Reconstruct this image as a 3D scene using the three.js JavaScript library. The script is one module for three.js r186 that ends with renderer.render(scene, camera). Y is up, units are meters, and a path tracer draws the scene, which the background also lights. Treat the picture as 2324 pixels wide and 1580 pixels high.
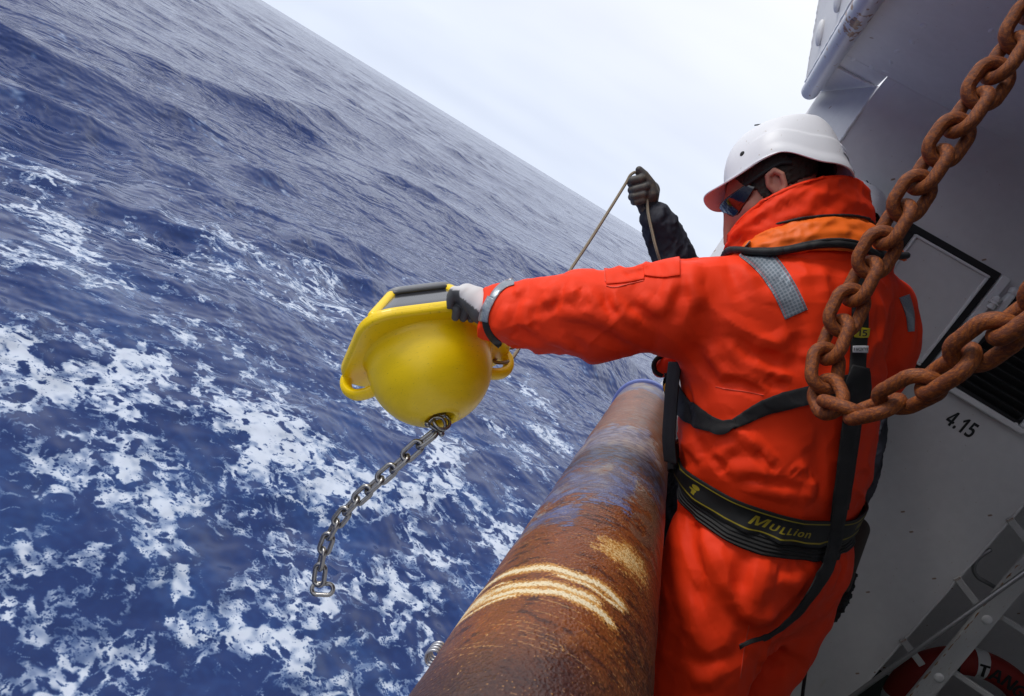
import * as THREE from 'three';
import { mergeGeometries, mergeVertices } from 'three/addons/utils/BufferGeometryUtils.js';
import { RoundedBoxGeometry } from 'three/addons/geometries/RoundedBoxGeometry.js';
import { FontLoader } from 'three/addons/loaders/FontLoader.js';
import { createNoise2D, createNoise3D } from 'simplex-noise';

// ------------------------------------------------------------------ camera
// World: y up, sea level y = 0, -z is the ship's heading, the open sea lies at x < 0, the deck at x > 0.
const EYE = 4.2, ROLL = Math.atan(0.612), PITCH = Math.atan(406 / 1667), YAW = THREE.MathUtils.degToRad(9.4);
const scene = new THREE.Scene();
const camera = new THREE.PerspectiveCamera(54.05, 1024 / 696, 0.05, 60000);
const FWD = new THREE.Vector3(-Math.sin(YAW) * Math.cos(PITCH), -Math.sin(PITCH), -Math.cos(YAW) * Math.cos(PITCH));
const level = new THREE.Vector3(Math.cos(YAW), 0, -Math.sin(YAW)), lift = new THREE.Vector3().crossVectors(level, FWD);
const RIGHT = level.clone().multiplyScalar(Math.cos(ROLL)).addScaledVector(lift, Math.sin(ROLL));
const UPV = level.clone().multiplyScalar(-Math.sin(ROLL)).addScaledVector(lift, Math.cos(ROLL));
camera.position.set(0, EYE, 0);
camera.up.copy(UPV);
camera.lookAt(camera.position.clone().add(FWD));

// ------------------------------------------------------------------ sky and sun (bright overcast)
let seed = 20240611;
const rnd = () => { seed = (seed + 0x6d2b79f5) | 0; let t = Math.imul(seed ^ (seed >>> 15), 1 | seed); t = (t + Math.imul(t ^ (t >>> 7), 61 | t)) ^ t; return ((t ^ (t >>> 14)) >>> 0) / 4294967296; };
const n2 = createNoise2D(rnd), n3 = createNoise3D(rnd);
const clamp = (x, a = 0, b = 1) => Math.min(b, Math.max(a, x)), mix = (a, b, t) => a + (b - a) * t;
const sstep = (a, b, x) => { const t = clamp((x - a) / (b - a)); return t * t * (3 - 2 * t); };
const fbm2 = (x, y, o = 4, g = 0.5) => { let s = 0, a = 1, n = 0; for (let i = 0; i < o; i++) { s += a * n2(x, y); n += a; a *= g; x = x * 2.03 + 17.1; y = y * 2.03 - 9.7; } return s / n; };
const fbm3 = (x, y, z, o = 3, g = 0.5) => { let s = 0, a = 1, n = 0; for (let i = 0; i < o; i++) { s += a * n3(x, y, z); n += a; a *= g; x = x * 2.03 + 7.1; y = y * 2.03 - 3.7; z = z * 2.03 + 1.3; } return s / n; };
{
  const W = 1024, H = 512, data = new Float32Array(W * H * 4);
  for (let j = 0; j < H; j++) {
    const up = ((j + 0.5) / H - 0.5) * Math.PI, y = Math.sin(up), cu = Math.cos(up);
    for (let i = 0; i < W; i++) {
      const a = ((i + 0.5) / W - 0.5) * 2 * Math.PI, x = Math.cos(a) * cu, z = Math.sin(a) * cu, o = (j * W + i) * 4;
      const t = clamp(y), k = 1 / (t + 0.25);
      const c = fbm2(x * k * 1.1 + 3, z * k * 2.6 + 8, 4) * 0.03 + fbm2(x * k * 0.5, z * k * 0.9 + 4, 2) * 0.04;
      const g = sstep(-0.02, 0.4, y);
      data[o] = mix(0.67, 0.84, g) + c; data[o + 1] = mix(0.735, 0.865, g) + c; data[o + 2] = mix(0.87, 0.93, g) + c * 0.8; data[o + 3] = 1;
    }
  }
  const t = new THREE.DataTexture(data, W, H, THREE.RGBAFormat, THREE.FloatType);
  t.mapping = THREE.EquirectangularReflectionMapping; t.magFilter = t.minFilter = THREE.LinearFilter; t.needsUpdate = true;
  scene.background = t; scene.environment = t;
}
const sun = new THREE.DirectionalLight(new THREE.Color(1, 0.97, 0.92), 1.5);
sun.position.set(-13, EYE + 12, 1.2); sun.target.position.set(0, EYE, -1.6);
sun.castShadow = true; sun.shadow.radius = 30; sun.shadow.mapSize.set(2048, 2048);
Object.assign(sun.shadow.camera, { left: -8, right: 8, top: 8, bottom: -8, near: 1, far: 60 });
scene.add(sun, sun.target);
const EXPOSURE = 1.16;

// ------------------------------------------------------------------ helpers
const V = (x, y, z) => new THREE.Vector3(x, y, z);
const S = (x, y, z) => V(x, y + EYE, z);                          // a point of the ship, measured from the photographer's eye level
/** The point at depth d metres that lies at photo position (x, y) of a 2324 x 1580 view. */
const at = (x, y, d) => camera.position.clone().addScaledVector(FWD, d).addScaledVector(RIGHT, (x - 1162) / 1549.6 * d).addScaledVector(UPV, (790 - y) / 1549.6 * d);
const lin = (r, g, b) => new THREE.Color().setRGB(r, g, b);
const std = (c, roughness = 0.6, more = {}) => new THREE.MeshStandardMaterial({ color: c, roughness, ...more });
const phy = (c, roughness = 0.6, more = {}) => new THREE.MeshPhysicalMaterial({ color: c, roughness, ...more });
const taken = new Map();
const numbered = (n) => { const k = taken.get(n) ?? 0; taken.set(n, k + 1); return k ? n + '_' + String(k).padStart(3, '0') : n; };
function add(o, parent) { o.castShadow = o.receiveShadow = true; parent.add(o); return o; }
function mesh(name, geo, mat, parent = scene, pos) {
  const m = new THREE.Mesh(geo, mat); m.name = parent === scene ? numbered(name) : name;
  if (pos) m.position.copy(pos);
  return add(m, parent);
}
function thing(name, pos, label, category, group) {
  const g = new THREE.Group(); g.name = numbered(name); if (pos) g.position.copy(pos); scene.add(g);
  g.userData = { label, category }; if (group) g.userData.group = group;
  return g;
}
const structure = (o, label, category) => { o.userData.kind = 'structure'; if (label) { o.userData.label = label; o.userData.category = category; } return o; };
function rel(points, base) { return points.map((p) => p.clone().sub(base)); }
function tubeGeo(points, r, seg = 24, rad = 8, closed = false) { return new THREE.TubeGeometry(new THREE.CatmullRomCurve3(points, closed, 'centripetal'), seg, r, rad, closed); }
function tex(w, h, fn, srgb = true, channels = 4) {
  const d = new Uint8Array(w * h * 4), o = [0, 0, 0, 255];
  for (let j = 0, k = 0; j < h; j++) for (let i = 0; i < w; i++, k += 4) { o[3] = 255; fn((i + 0.5) / w, (j + 0.5) / h, o, i, j); d[k] = clamp(o[0], 0, 255); d[k + 1] = clamp(o[1], 0, 255); d[k + 2] = clamp(o[2], 0, 255); d[k + 3] = o[3]; }
  const t = new THREE.DataTexture(d, w, h); t.magFilter = t.minFilter = THREE.LinearFilter; t.wrapS = t.wrapT = THREE.RepeatWrapping;
  if (srgb) t.colorSpace = THREE.SRGBColorSpace; t.needsUpdate = true; return t;
}
/** Grid surface from a function (i, j) -> Vector3; uv = fn or i/nu, j/nv. */
function gridGeo(nu, nv, fn, uvf, closedU = false) {
  const pos = [], uv = [], idx = [];
  for (let j = 0; j <= nv; j++) for (let i = 0; i <= nu; i++) { const p = fn(i / nu, j / nv, i, j); pos.push(p.x, p.y, p.z); const q = uvf ? uvf(i / nu, j / nv) : [i / nu, j / nv]; uv.push(q[0], q[1]); }
  const w = nu + 1;
  for (let j = 0; j < nv; j++) for (let i = 0; i < nu; i++) { const a = j * w + i, b = a + 1, c = a + w, d = c + 1; idx.push(a, b, d, a, d, c); }
  const g = new THREE.BufferGeometry(); g.setAttribute('position', new THREE.Float32BufferAttribute(pos, 3)); g.setAttribute('uv', new THREE.Float32BufferAttribute(uv, 2)); g.setIndex(idx); g.computeVertexNormals();
  if (closedU) { const n = g.attributes.normal; for (let j = 0; j <= nv; j++) { const a = j * w, b = a + nu, x = n.getX(a) + n.getX(b), y = n.getY(a) + n.getY(b), z = n.getZ(a) + n.getZ(b), l = Math.hypot(x, y, z) || 1; n.setXYZ(a, x / l, y / l, z / l); n.setXYZ(b, x / l, y / l, z / l); } }
  return g;
}
/** A closed plate between an outer grid and the same grid pushed by thickness along -normal. */
function shellGeo(nu, nv, fn, thick, uvf) {
  const g = gridGeo(nu, nv, fn, uvf), P = g.attributes.position, N = g.attributes.normal, U = g.attributes.uv, n = P.count, pos = [...P.array], uv = [...U.array, ...U.array], idx = [...g.index.array];
  for (let i = 0; i < n; i++) pos.push(P.getX(i) - N.getX(i) * thick, P.getY(i) - N.getY(i) * thick, P.getZ(i) - N.getZ(i) * thick);
  for (let i = 0, m = idx.length; i < m; i += 3) idx.push(idx[i] + n, idx[i + 2] + n, idx[i + 1] + n);
  const w = nu + 1, edge = (a, b) => idx.push(a, a + n, b, b, a + n, b + n);
  for (let i = 0; i < nu; i++) { edge(i, i + 1); edge(nv * w + i + 1, nv * w + i); }
  for (let j = 0; j < nv; j++) { edge((j + 1) * w, j * w); edge(j * w + nu, (j + 1) * w + nu); }
  let q = new THREE.BufferGeometry(); q.setAttribute('position', new THREE.Float32BufferAttribute(pos, 3)); q.setAttribute('uv', new THREE.Float32BufferAttribute(uv, 2)); q.setIndex(idx); q.computeVertexNormals(); return q;
}
const rbox = (w, h, d, r = 0.006, seg = 2) => new RoundedBoxGeometry(w, h, d, seg, Math.min(r, w / 2.01, h / 2.01, d / 2.01));

// ------------------------------------------------------------------ the sea
const wakeFoam = [
[1,[-4.8,-4.8],[-4.3,-4.7],[-3.9,-4.3],[-3.5,-4.1],[-3.3,-4.0]],
[1,[-4.0,-5.2],[-3.6,-5.3],[-3.4,-5.2],[-3.1,-4.9],[-2.9,-4.5],[-3.0,-4.2],[-3.2,-4.1],[-3.6,-4.2]],
[0.8,[-2.9,-4.4],[-2.6,-4.4],[-2.5,-4.7],[-2.4,-5.0],[-2.4,-5.4]],
[0.9,[-4.9,-6.8],[-4.4,-7.1],[-4.0,-7.3],[-3.5,-7.1],[-2.9,-6.9],[-2.5,-6.9]],
[0.8,[-2.5,-6.9],[-2.6,-6.1],[-2.3,-5.5],[-2.2,-5.1]],
[1,[-1.4,-8.7],[-1.2,-8.2],[-0.8,-8.0],[-0.4,-8.1],[0.1,-7.7]],
[0.9,[-0.8,-7.9],[-1.2,-7.2],[-1.6,-6.9],[-1.6,-6.2]],
[1,[-1.9,-4.1],[-1.7,-4.1],[-1.3,-4.1]],
[0.8,[-1.3,-4.2],[-1.1,-4.3]],
[1,[-0.6,-5.1],[-0.4,-5.1],[-0.3,-4.7]],
[0.8,[-0.6,-4.7],[-0.4,-4.6]],
[0.7,[-1.4,-4.6],[-1.3,-4.9],[-0.9,-4.9],[-0.7,-4.8]],
[0.8,[-1.9,-3.1],[-1.8,-3.3],[-1.7,-3.4],[-1.5,-3.4]],
[0.8,[-2.5,-3.2],[-2.4,-3.4],[-2.7,-3.5]],
[0.9,[-0.7,-6.5],[-0.5,-6.5],[-0.5,-5.9],[-0.2,-5.6]],
[0.9,[-1.8,-14.0],[-0.8,-13.1],[-0.3,-11.7]],
[0.7,[-3.3,-9.0],[-2.5,-8.4],[-1.9,-8.7],[-1.5,-8.6]],
[0.8,[-10.2,-8.7],[-9.2,-8.4],[-8.3,-8.0],[-7.3,-7.3],[-6.6,-6.9]],
[0.7,[-8.7,-7.6],[-8.5,-7.9],[-8.2,-8.1]],
[0.9,[-7.6,-10.2],[-7.2,-10.3],[-7.4,-11.1],[-6.8,-11.2],[-6.1,-11.0],[-5.3,-10.6]],
[0.8,[-7.0,-10.2],[-6.2,-9.5],[-5.7,-9.6],[-5.2,-10.0],[-5.1,-11.2]],
[0.7,[-6.6,-6.1],[-6.0,-6.2],[-5.8,-6.7],[-5.1,-6.8],[-4.8,-7.2]],
[0.55,[-11.4,-16.2],[-10.3,-15.9],[-9.2,-15.3]],
[0.5,[-21.1,-17.3],[-21.2,-18.7],[-20.7,-19.2],[-19.2,-17.6]],
[0.6,[-6.0,-11.0],[-5.8,-11.7],[-4.6,-11.6]],
[0.6,[-4.8,-5.5],[-4.6,-5.9],[-4.0,-5.7]],
[0.7,[-7.2,-8.7],[-6.7,-8.8],[-6.3,-9.3]],
[0.7,[-2.1,-5.1],[-1.8,-5.1],[-1.5,-4.9]],
[0.7,[-2.4,-4.3],[-2.2,-4.4],[-1.9,-4.4]],
[0.6,[-2.4,-3.9],[-2.0,-3.8],[-1.8,-3.7]],
[0.6,[-1.8,-5.5],[-1.6,-5.1],[-1.3,-4.9]],
[0.6,[-2.2,-10.9],[-1.5,-11.0],[-0.8,-10.6]],
];
const foamSegs = [];
for (const [s, ...p] of wakeFoam) for (let i = 0; i + 1 < p.length; i++) foamSegs.push([p[i][0], p[i][1], p[i + 1][0], p[i + 1][1], s]);
/** Broad bands of the ship's wake. */
function bandAt(x, z) {
  const r = Math.hypot(x, z);
  let band = 0;
  if (r < 26) {
    const wx = x + 0.22 * n2(x * 1.3, z * 1.3) + 0.1 * n2(x * 3.1 + 5, z * 3.1), wz = z + 0.22 * n2(x * 1.3 + 40, z * 1.3) + 0.1 * n2(x * 3.1, z * 3.1 + 9), wid = 0.17 + 0.028 * r;
    for (const [ax, az, bx, bz, s] of foamSegs) {
      if (Math.abs(wx - ax) > 3.2 || Math.abs(wz - az) > 3.2) continue;
      const dx = bx - ax, dz = bz - az, t = clamp(((wx - ax) * dx + (wz - az) * dz) / (dx * dx + dz * dz + 1e-6)), d = Math.hypot(wx - ax - dx * t, wz - az - dz * t) / wid;
      if (d < 1.9) band = Math.max(band, s * Math.exp(-d * d * 1.1));
    }
  }
  return band;
}
// the broad bands change slowly, so they are computed on a coarse grid and read from it
const BG = { x: -24, z: -30, n: 480, s: 32 }, bandGrid = new Float32Array((BG.n + 1) ** 2);
for (let j = 0; j <= BG.n; j++) for (let i = 0; i <= BG.n; i++) bandGrid[j * (BG.n + 1) + i] = bandAt(BG.x + i / BG.n * BG.s, BG.z + j / BG.n * BG.s);
const hash = (i, j) => { let h = Math.imul(i, 374761393) + Math.imul(j, 668265263); h = Math.imul(h ^ (h >>> 13), 1274126177); return (h ^ (h >>> 16)) >>> 0; };
/** Round holes of uneven size in a sheet of foam: > 0 on the foam, < 0 in a hole; t is how thick the sheet is. */
function holes(x, z, t) {
  const i = Math.floor(x), j = Math.floor(z); let m = 9;
  for (let q = -1; q <= 1; q++) for (let p = -1; p <= 1; p++) { const h = hash(i + p, j + q), dx = i + p + (h & 1023) / 1023 - x, dz = j + q + ((h >>> 10) & 1023) / 1023 - z, r = 0.80 - t * 0.80 + (((h >>> 20) & 1023) / 1023 - 0.5) * 0.5, d = Math.sqrt(dx * dx + dz * dz) - (r > 0 ? r : r * 0.5); if (d < m) m = d; }
  return m;
}
/** How much foam floats at (x, z): broad density from the ship's wake, broken up into lace. */
function foamAt(x, z, fine) {
  const r = Math.hypot(x, z), gx = (x - BG.x) / BG.s * BG.n, gz = (z - BG.z) / BG.s * BG.n; let band = 0;
  if (gx > 0 && gz > 0 && gx < BG.n && gz < BG.n) { const i = Math.floor(gx), j = Math.floor(gz), u = gx - i, v = gz - j, o = j * (BG.n + 1) + i; band = mix(mix(bandGrid[o], bandGrid[o + 1], u), mix(bandGrid[o + BG.n + 1], bandGrid[o + BG.n + 2], u), v); }
  const near = sstep(26, 7, r) * 0.75 + sstep(60, 14, r) * 0.25;
  const far = sstep(90, 20, r) * Math.max(0, n2(x * 0.13 + 1, z * 0.22) - 0.5) * 0.7;
  let T = band * 0.42 + near * (0.27 + 0.22 * n2(x * 0.6 + 3, z * 0.6)) + far;
  if (T < 0.06) return 0;
  const e = fine ? n2(x * 34, z * 34) * 0.010 : 0, wx = x + 0.08 * n2(x * 2.3 + 11, z * 2.3) + 0.022 * n2(x * 9, z * 9) + e, wz = z + 0.08 * n2(x * 2.3, z * 2.3 + 23) + 0.022 * n2(x * 9 + 3, z * 9 + 8) - e;
  T += 0.20 * n2(wx * 2.3, wz * 2.3) + 0.13 * n2(wx * 5.6 + 3, wz * 5.6);
  let s = Math.min(holes(wx * 4.1, wz * 4.1 * 0.85, T + 0.14) * 1.1, holes(wx * 9.7 + 5, wz * 9.7, T + 0.18));
  if (fine && s > -0.2) s = Math.min(s, holes(wx * 23, wz * 23 + 7, T + 0.28) * 0.8 + 0.02, holes(wx * 52, wz * 52 + 2, T + 0.42) * 0.6 + 0.04);
  // thin stretched threads between the patches
  const th = 1 - Math.abs(n2(wx * 2.9 + 40, wz * 2.9)) * 9 - Math.max(0, 0.42 - T) * 5;
  const body = sstep(-0.015, 0.10, s) * mix(0.26, 0.92, sstep(0.15, 0.85, T + 0.25 * n2(x * 7, z * 7)));
  return Math.max(body, th > 0 ? sstep(0, 0.8, th) * 0.5 * sstep(-0.3, 0.3, n2(wx * 13, wz * 13)) : 0);
}
const DEEP = [16, 42, 94], MILKY = [62, 102, 156], WHITE = [204, 210, 220];
function foamMaps(size, x0, z0, span, fine) {
  const rough = new Uint8Array(size * size / 4 * 4);
  const color = tex(size, size, (u, v, o, i, j) => {
    const x = x0 + u * span, z = z0 + v * span, f = foamAt(x, z, fine), r = Math.hypot(x, z);
    const m = clamp(sstep(0.15, 0.75, n2(x * 0.5 + 9, z * 0.5 + 2) * 0.5 + 0.3 + 0.2 * n2(x * 1.7, z * 1.7)) * sstep(22, 5, r) * 0.26 + (fine ? 0.1 * n2(x * 9, z * 9) : 0), 0, 1);
    for (let c = 0; c < 3; c++) o[c] = mix(mix(DEEP[c], MILKY[c], m), WHITE[c], f);
    if (!(i & 1) && !(j & 1)) { const k = ((j >> 1) * (size >> 1) + (i >> 1)) * 4; rough[k] = rough[k + 1] = rough[k + 2] = mix(30, 190, f); rough[k + 3] = 255; }
  });
  const rt = new THREE.DataTexture(rough, size / 2, size / 2); rt.magFilter = THREE.LinearFilter; rt.needsUpdate = true;
  for (const t of [color, rt]) { t.wrapS = t.wrapT = THREE.ClampToEdgeWrapping; t.repeat.set(1 / span, 1 / span); t.offset.set(-x0 / span, -z0 / span); }
  return [color, rt];
}
{
  // ripples as a normal map that tiles every 14 m
  const TILE = 14, N = 1024, waves = [];
  for (let i = 0; i < 64; i++) {
    const lam = 0.11 * Math.pow(22, (i + rnd()) / 64), ang = 0.35 + (rnd() + rnd() - 1) * 2.2, k = TILE / lam, kx = Math.round(Math.cos(ang) * k), kz = Math.round(Math.sin(ang) * k);
    waves.push([kx, kz, rnd() * 6.28, 0.046 * (lam < 0.2 ? 0.7 : 1) / Math.hypot(kx, kz)]);
  }
  const normals = tex(N, N, (u, v, o) => {
    let sx = 0, sz = 0;
    const du = 0.012 * Math.sin(6.283 * (3 * u + 2 * v)), dv = 0.012 * Math.sin(6.283 * (2 * u - 3 * v) + 1);
    const gust = 0.75 + 0.25 * Math.sin(6.283 * (u - 2 * v)) * Math.sin(6.283 * (2 * u + v) + 2);
    for (const [kx, kz, ph, a] of waves) { const c = Math.cos(6.283185 * (kx * (u + du) + kz * (v + dv)) + ph) * a * gust; sx += c * kx; sz += c * kz; }
    const l = 1 / Math.sqrt(1 + sx * sx + sz * sz);
    o[0] = (0.5 - 0.5 * sx * l) * 255; o[1] = (0.5 - 0.5 * sz * l) * 255; o[2] = (0.5 + 0.5 * l) * 255;
  }, false);
  normals.repeat.set(1 / TILE, 1 / TILE);
  const seaMat = (maps) => phy(maps ? lin(1, 1, 1) : lin(0.0052, 0.0232, 0.1119), maps ? 1 : 0.12, { ior: 1.36, normalMap: normals, normalScale: new THREE.Vector2(1, 1), ...(maps ? { map: maps[0], roughnessMap: maps[1] } : {}) });
  const NEAR = [-13, -17.5, 16], MID = [-64, -101, 102];
  const mats = [seaMat(foamMaps(2048, NEAR[0], NEAR[1], NEAR[2], true)), seaMat(foamMaps(1024, MID[0], MID[1], MID[2], false)), seaMat()];
  // rings below the ship: fine close by, coarser with distance
  const radii = [0];
  for (let d = 72; d > 0.28; d -= d > 8 ? 0.16 : d > 2 ? 0.085 : 0.05) { const r = EYE / Math.tan(d * Math.PI / 180); if (r > 45) break; radii.push(r); }
  for (let r = 45.5; r < 4200; r += r < 220 ? 0.9 : r < 800 ? 2.6 : 11) radii.push(r);
  while (radii[radii.length - 1] < 26000) radii.push(radii[radii.length - 1] * 1.1);
  const angs = [];
  for (let a = -180; a < 180; a += a > -72 && a < 40 ? 0.165 : 3) angs.push(a * Math.PI / 180);
  angs.push(Math.PI);
  const comps = [];
  for (let i = 0; i < 46; i++) {
    const lam = 0.5 * Math.pow(64, (i + rnd() * 0.8) / 46), k = 2 * Math.PI / lam, ang = 0.45 + (rnd() + rnd() - 1) * (lam > 8 ? 0.8 : lam > 1.5 ? 1.15 : 1.9), slope = lam > 14 ? 0.016 : lam > 9 ? 0.028 : lam > 3 ? 0.040 : lam > 1 ? 0.052 : 0.046;
    comps.push([k * Math.cos(ang), k * Math.sin(ang), rnd() * 6.28, slope / k, lam]);
  }
  const nr = radii.length, na = angs.length, pos = new Float32Array(nr * na * 3), uv = new Float32Array(nr * na * 2);
  for (let j = 0; j < nr; j++) {
    const r = radii[j], dr = j + 1 < nr ? radii[j + 1] - r : r, fit = comps.map((c) => sstep(2, 5, c[4] / dr) * sstep(4200, 2500, r)), used = comps.filter((c, i) => fit[i] > 0.01), amp = fit.filter((f) => f > 0.01);
    for (let i = 0; i < na; i++) {
      const x = r * Math.sin(angs[i]), z = -r * Math.cos(angs[i]), o = j * na + i;
      let h = 0, dx = 0, dz = 0; const gust = clamp(0.30 + 1.5 * sstep(-0.25, 0.75, n2(x * 0.055 + 7, z * 0.085) * 0.7 + n2(x * 0.17, z * 0.22 + 5) * 0.5), 0.25, 1.45), far = sstep(400, 60, r);
      for (let c = 0; c < used.length; c++) { const w = used[c], q = w[4] < 9 ? mix(0.8, gust, far) : 1, ph = w[0] * x + w[1] * z + w[2], s = Math.sin(ph) * w[3] * amp[c] * q, co = Math.cos(ph) * w[3] * amp[c] * q; h += s; const k = Math.hypot(w[0], w[1]); dx -= co * w[0] / k; dz -= co * w[1] / k; }
      pos[o * 3] = x - dx * 0.85; pos[o * 3 + 1] = h; pos[o * 3 + 2] = z - dz * 0.85; uv[o * 2] = x; uv[o * 2 + 1] = z;
    }
  }
  const parts = [[], [], []];
  for (let j = 0; j + 1 < nr; j++) for (let i = 0; i + 1 < na; i++) {
    const a = j * na + i, b = a + 1, c = a + na, d = c + 1, x = uv[a * 2], z = uv[a * 2 + 1];
    const inside = ([x0, z0, s]) => x > x0 + 0.3 && x < x0 + s - 0.3 && z > z0 + 0.3 && z < z0 + s - 0.3;
    const out = parts[inside(NEAR) ? 0 : inside(MID) ? 1 : 2];
    out.push(a, d, b, a, c, d);
  }
  const g = new THREE.BufferGeometry(), idx = new Uint32Array(parts[0].length + parts[1].length + parts[2].length);
  let o = 0;
  parts.forEach((p, i) => { idx.set(p, o); g.addGroup(o, p.length, i); o += p.length; });
  g.setAttribute('position', new THREE.BufferAttribute(pos, 3)); g.setAttribute('uv', new THREE.BufferAttribute(uv, 2)); g.setIndex(new THREE.BufferAttribute(idx, 1)); g.computeVertexNormals();
  structure(mesh('sea', g, mats), 'dark blue choppy open sea with white wake foam beside the ship', 'sea');
}

// ------------------------------------------------------------------ the ship
const paintBump = tex(512, 512, (u, v, o) => { const w = 4; o[0] = o[1] = o[2] = 128 + 60 * fbm2(Math.cos(u * 6.283) * w + 3, Math.sin(u * 6.283) * w + v * 9, 3) + 26 * n2(u * 90, v * 90); }, false);
const paintTone = tex(1024, 1024, (u, v, o) => {
  const c = fbm2(u * 5, v * 5, 4) * 7 + fbm2(u * 40, v * 40, 2) * 3, sp = n2(u * 60 + 4, v * 60), spot = sp > 0.9 ? sstep(0.9, 0.97, sp) : 0, st = sstep(0.62, 0.9, fbm2(u * 14 + 2, v * 5, 4)) * 0.25;
  o[0] = mix(mix(226, 196, st), 120, spot * 0.8) + c; o[1] = mix(mix(227, 184, st), 84, spot * 0.8) + c; o[2] = mix(mix(231, 164, st), 60, spot * 0.8) + c;
});
const white = std(lin(0.90, 0.88, 0.85), 0.42, { map: paintTone, bumpMap: paintBump, bumpScale: 0.0012 });
const whiteTrim = std(lin(0.80, 0.80, 0.80), 0.4, { bumpMap: paintBump, bumpScale: 0.001 });
const blackPaint = std(lin(0.012, 0.012, 0.013), 0.6);
const rustyEdge = tex(256, 2048, (u, v, o) => {   // painted tube whose underside has lost patches of paint to rust
  const k = sstep(0.18, 0.42, fbm2(v * 70, u * 5, 4) + 0.62 * Math.exp(-((v - 0.195) ** 2) / 0.0005) - 0.30), d = sstep(0.1, 0.5, fbm2(v * 160, u * 16 + 3, 3));
  const s = k * 0.9; o[0] = mix(224, mix(150, 62, d), s); o[1] = mix(226, mix(86, 40, d), s); o[2] = mix(232, mix(34, 30, d), s);
});
const uvMetres = (g, sx = 1, sy = 1) => { const p = g.attributes.position, n = g.attributes.normal, u = []; for (let i = 0; i < p.count; i++) { const ax = Math.abs(n.getX(i)), ay = Math.abs(n.getY(i)), az = Math.abs(n.getZ(i)); u.push(...(ay >= ax && ay >= az ? [p.getX(i) * sx, p.getZ(i) * sy] : ax > az ? [p.getZ(i) * sx, p.getY(i) * sy] : [p.getX(i) * sx, p.getY(i) * sy])); } g.setAttribute('uv', new THREE.Float32BufferAttribute(u, 2)); return g; };
const plate = (w, h, d, r = 0.003) => uvMetres(rbox(w, h, d, r), 0.4, 0.4);
const WALL = -3.0, DECK = -1.42, SOFFIT = 0.93;
{
  const house = thing('deckhouse', S(0.19, DECK, WALL), 'white painted steel deckhouse wall with overhead plating behind the crew', 'deckhouse'), B = house.position;
  const put = (name, geo, mat, x, y, z, parent = house) => mesh(name, geo, mat, parent, parent === house ? S(x, y, z).sub(B) : undefined);
  // wall with a rounded corner into the plating overhead
  const prof = [[DECK, WALL], [-0.6, WALL], [0, WALL], [0.5, WALL]], R = 0.13;
  for (let i = 0; i <= 10; i++) { const a = i / 10 * Math.PI / 2; prof.push([SOFFIT - R + R * Math.sin(a), WALL + R - R * Math.cos(a)]); }
  const wallGeo = shellGeo(12, prof.length - 1, (u, v) => { const q = prof[Math.round(v * (prof.length - 1))]; return S(mix(1.545, 0.19, 1 - u), q[0], q[1]).sub(B); }, 0.01, (u, v) => [u * 0.55, prof[Math.round(v * (prof.length - 1))][0] * 0.4]);
  mesh('bulkhead_plate', wallGeo, white, house);
  put('deckhead_plate', plate(2.62, 0.012, 4.4), white, 1.30, SOFFIT + 0.006, WALL + R + 2.2);
  put('deckhead_plate', plate(0.186, 0.012, R), white, 0.094, SOFFIT + 0.006, WALL + R / 2 - 0.0005);
  put('deckhead_plate', plate(1.20, 0.012, 1.4), white, 2.146, SOFFIT + 0.006, -3.571);
  for (const [x, z, l] of [[0.155, -2.36, 0.05], [0.165, -2.50, 0.04], [0.15, -2.62, 0.05], [0.16, -2.73, 0.045], [0.17, -2.83, 0.04], [0.2, -2.9, 0.05], [0.12, -2.86, 0.05], [0.05, -2.88, 0.06], [0.30, -2.2, 0.04], [0.35, -2.05, 0.03]]) {
    const g = new THREE.SphereGeometry(1, 14, 8); g.scale(0.006 + rnd() * 0.005, 0.003, l * 0.45); g.rotateY(rnd() * 1.2 - 0.4); put('weld_bead', g, whiteTrim, x, SOFFIT + 0.001, z);
  }
  // half-round moulding along the deck edge, and the flared plating above it
  const L = 4.9, tube = new THREE.CylinderGeometry(0.038, 0.038, L, 28, 24, true); tube.rotateX(Math.PI / 2); tube.rotateZ(2.2);
  put('edge_moulding', tube, std(lin(0.9, 0.9, 0.9), 0.38, { map: rustyEdge, bumpMap: rustyEdge, bumpScale: 0.0015 }), -0.018, 0.897, -3.36 + L / 2);
  const cap = new THREE.SphereGeometry(0.038, 24, 12, 0, Math.PI * 2, 0, Math.PI / 2); cap.rotateX(-Math.PI / 2); put('moulding_end', cap, whiteTrim, -0.018, 0.897, -3.36);
  put('flared_plate', shellGeo(2, 6, (u, v) => S(mix(-0.052, -0.26, v), mix(0.92, 1.36, v), mix(-3.4, 1.5, u)).sub(B), 0.012, (u, v) => [u * 1.6, v * 0.4]), white, 0.19, DECK, WALL);
  const seam = (a, b, r, name = 'weld_seam') => { const p = []; for (let i = 0; i <= 40; i++) { const q = a.clone().lerp(b, i / 40); q.x += (rnd() - 0.5) * r * 0.5; q.y += (rnd() - 0.5) * r * 0.6; p.push(q.sub(B)); } mesh(name, tubeGeo(p, r, 120, 6), whiteTrim, house); };
  seam(S(-0.058, 0.925, -3.38), S(-0.058, 0.925, -1.6), 0.006); seam(S(-0.056, 0.93, -3.396), S(-0.25, 1.34, -3.396), 0.005);
  for (const [z, y, x] of [[-3.1, 1.03, -0.112], [-2.72, 1.03, -0.112], [-2.34, 1.03, -0.112]]) { const g = new THREE.SphereGeometry(1, 18, 12); g.scale(0.016, 0.052, 0.026); g.rotateZ(0.44); put('scupper_lip', g, whiteTrim, x, y, z); }
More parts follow.
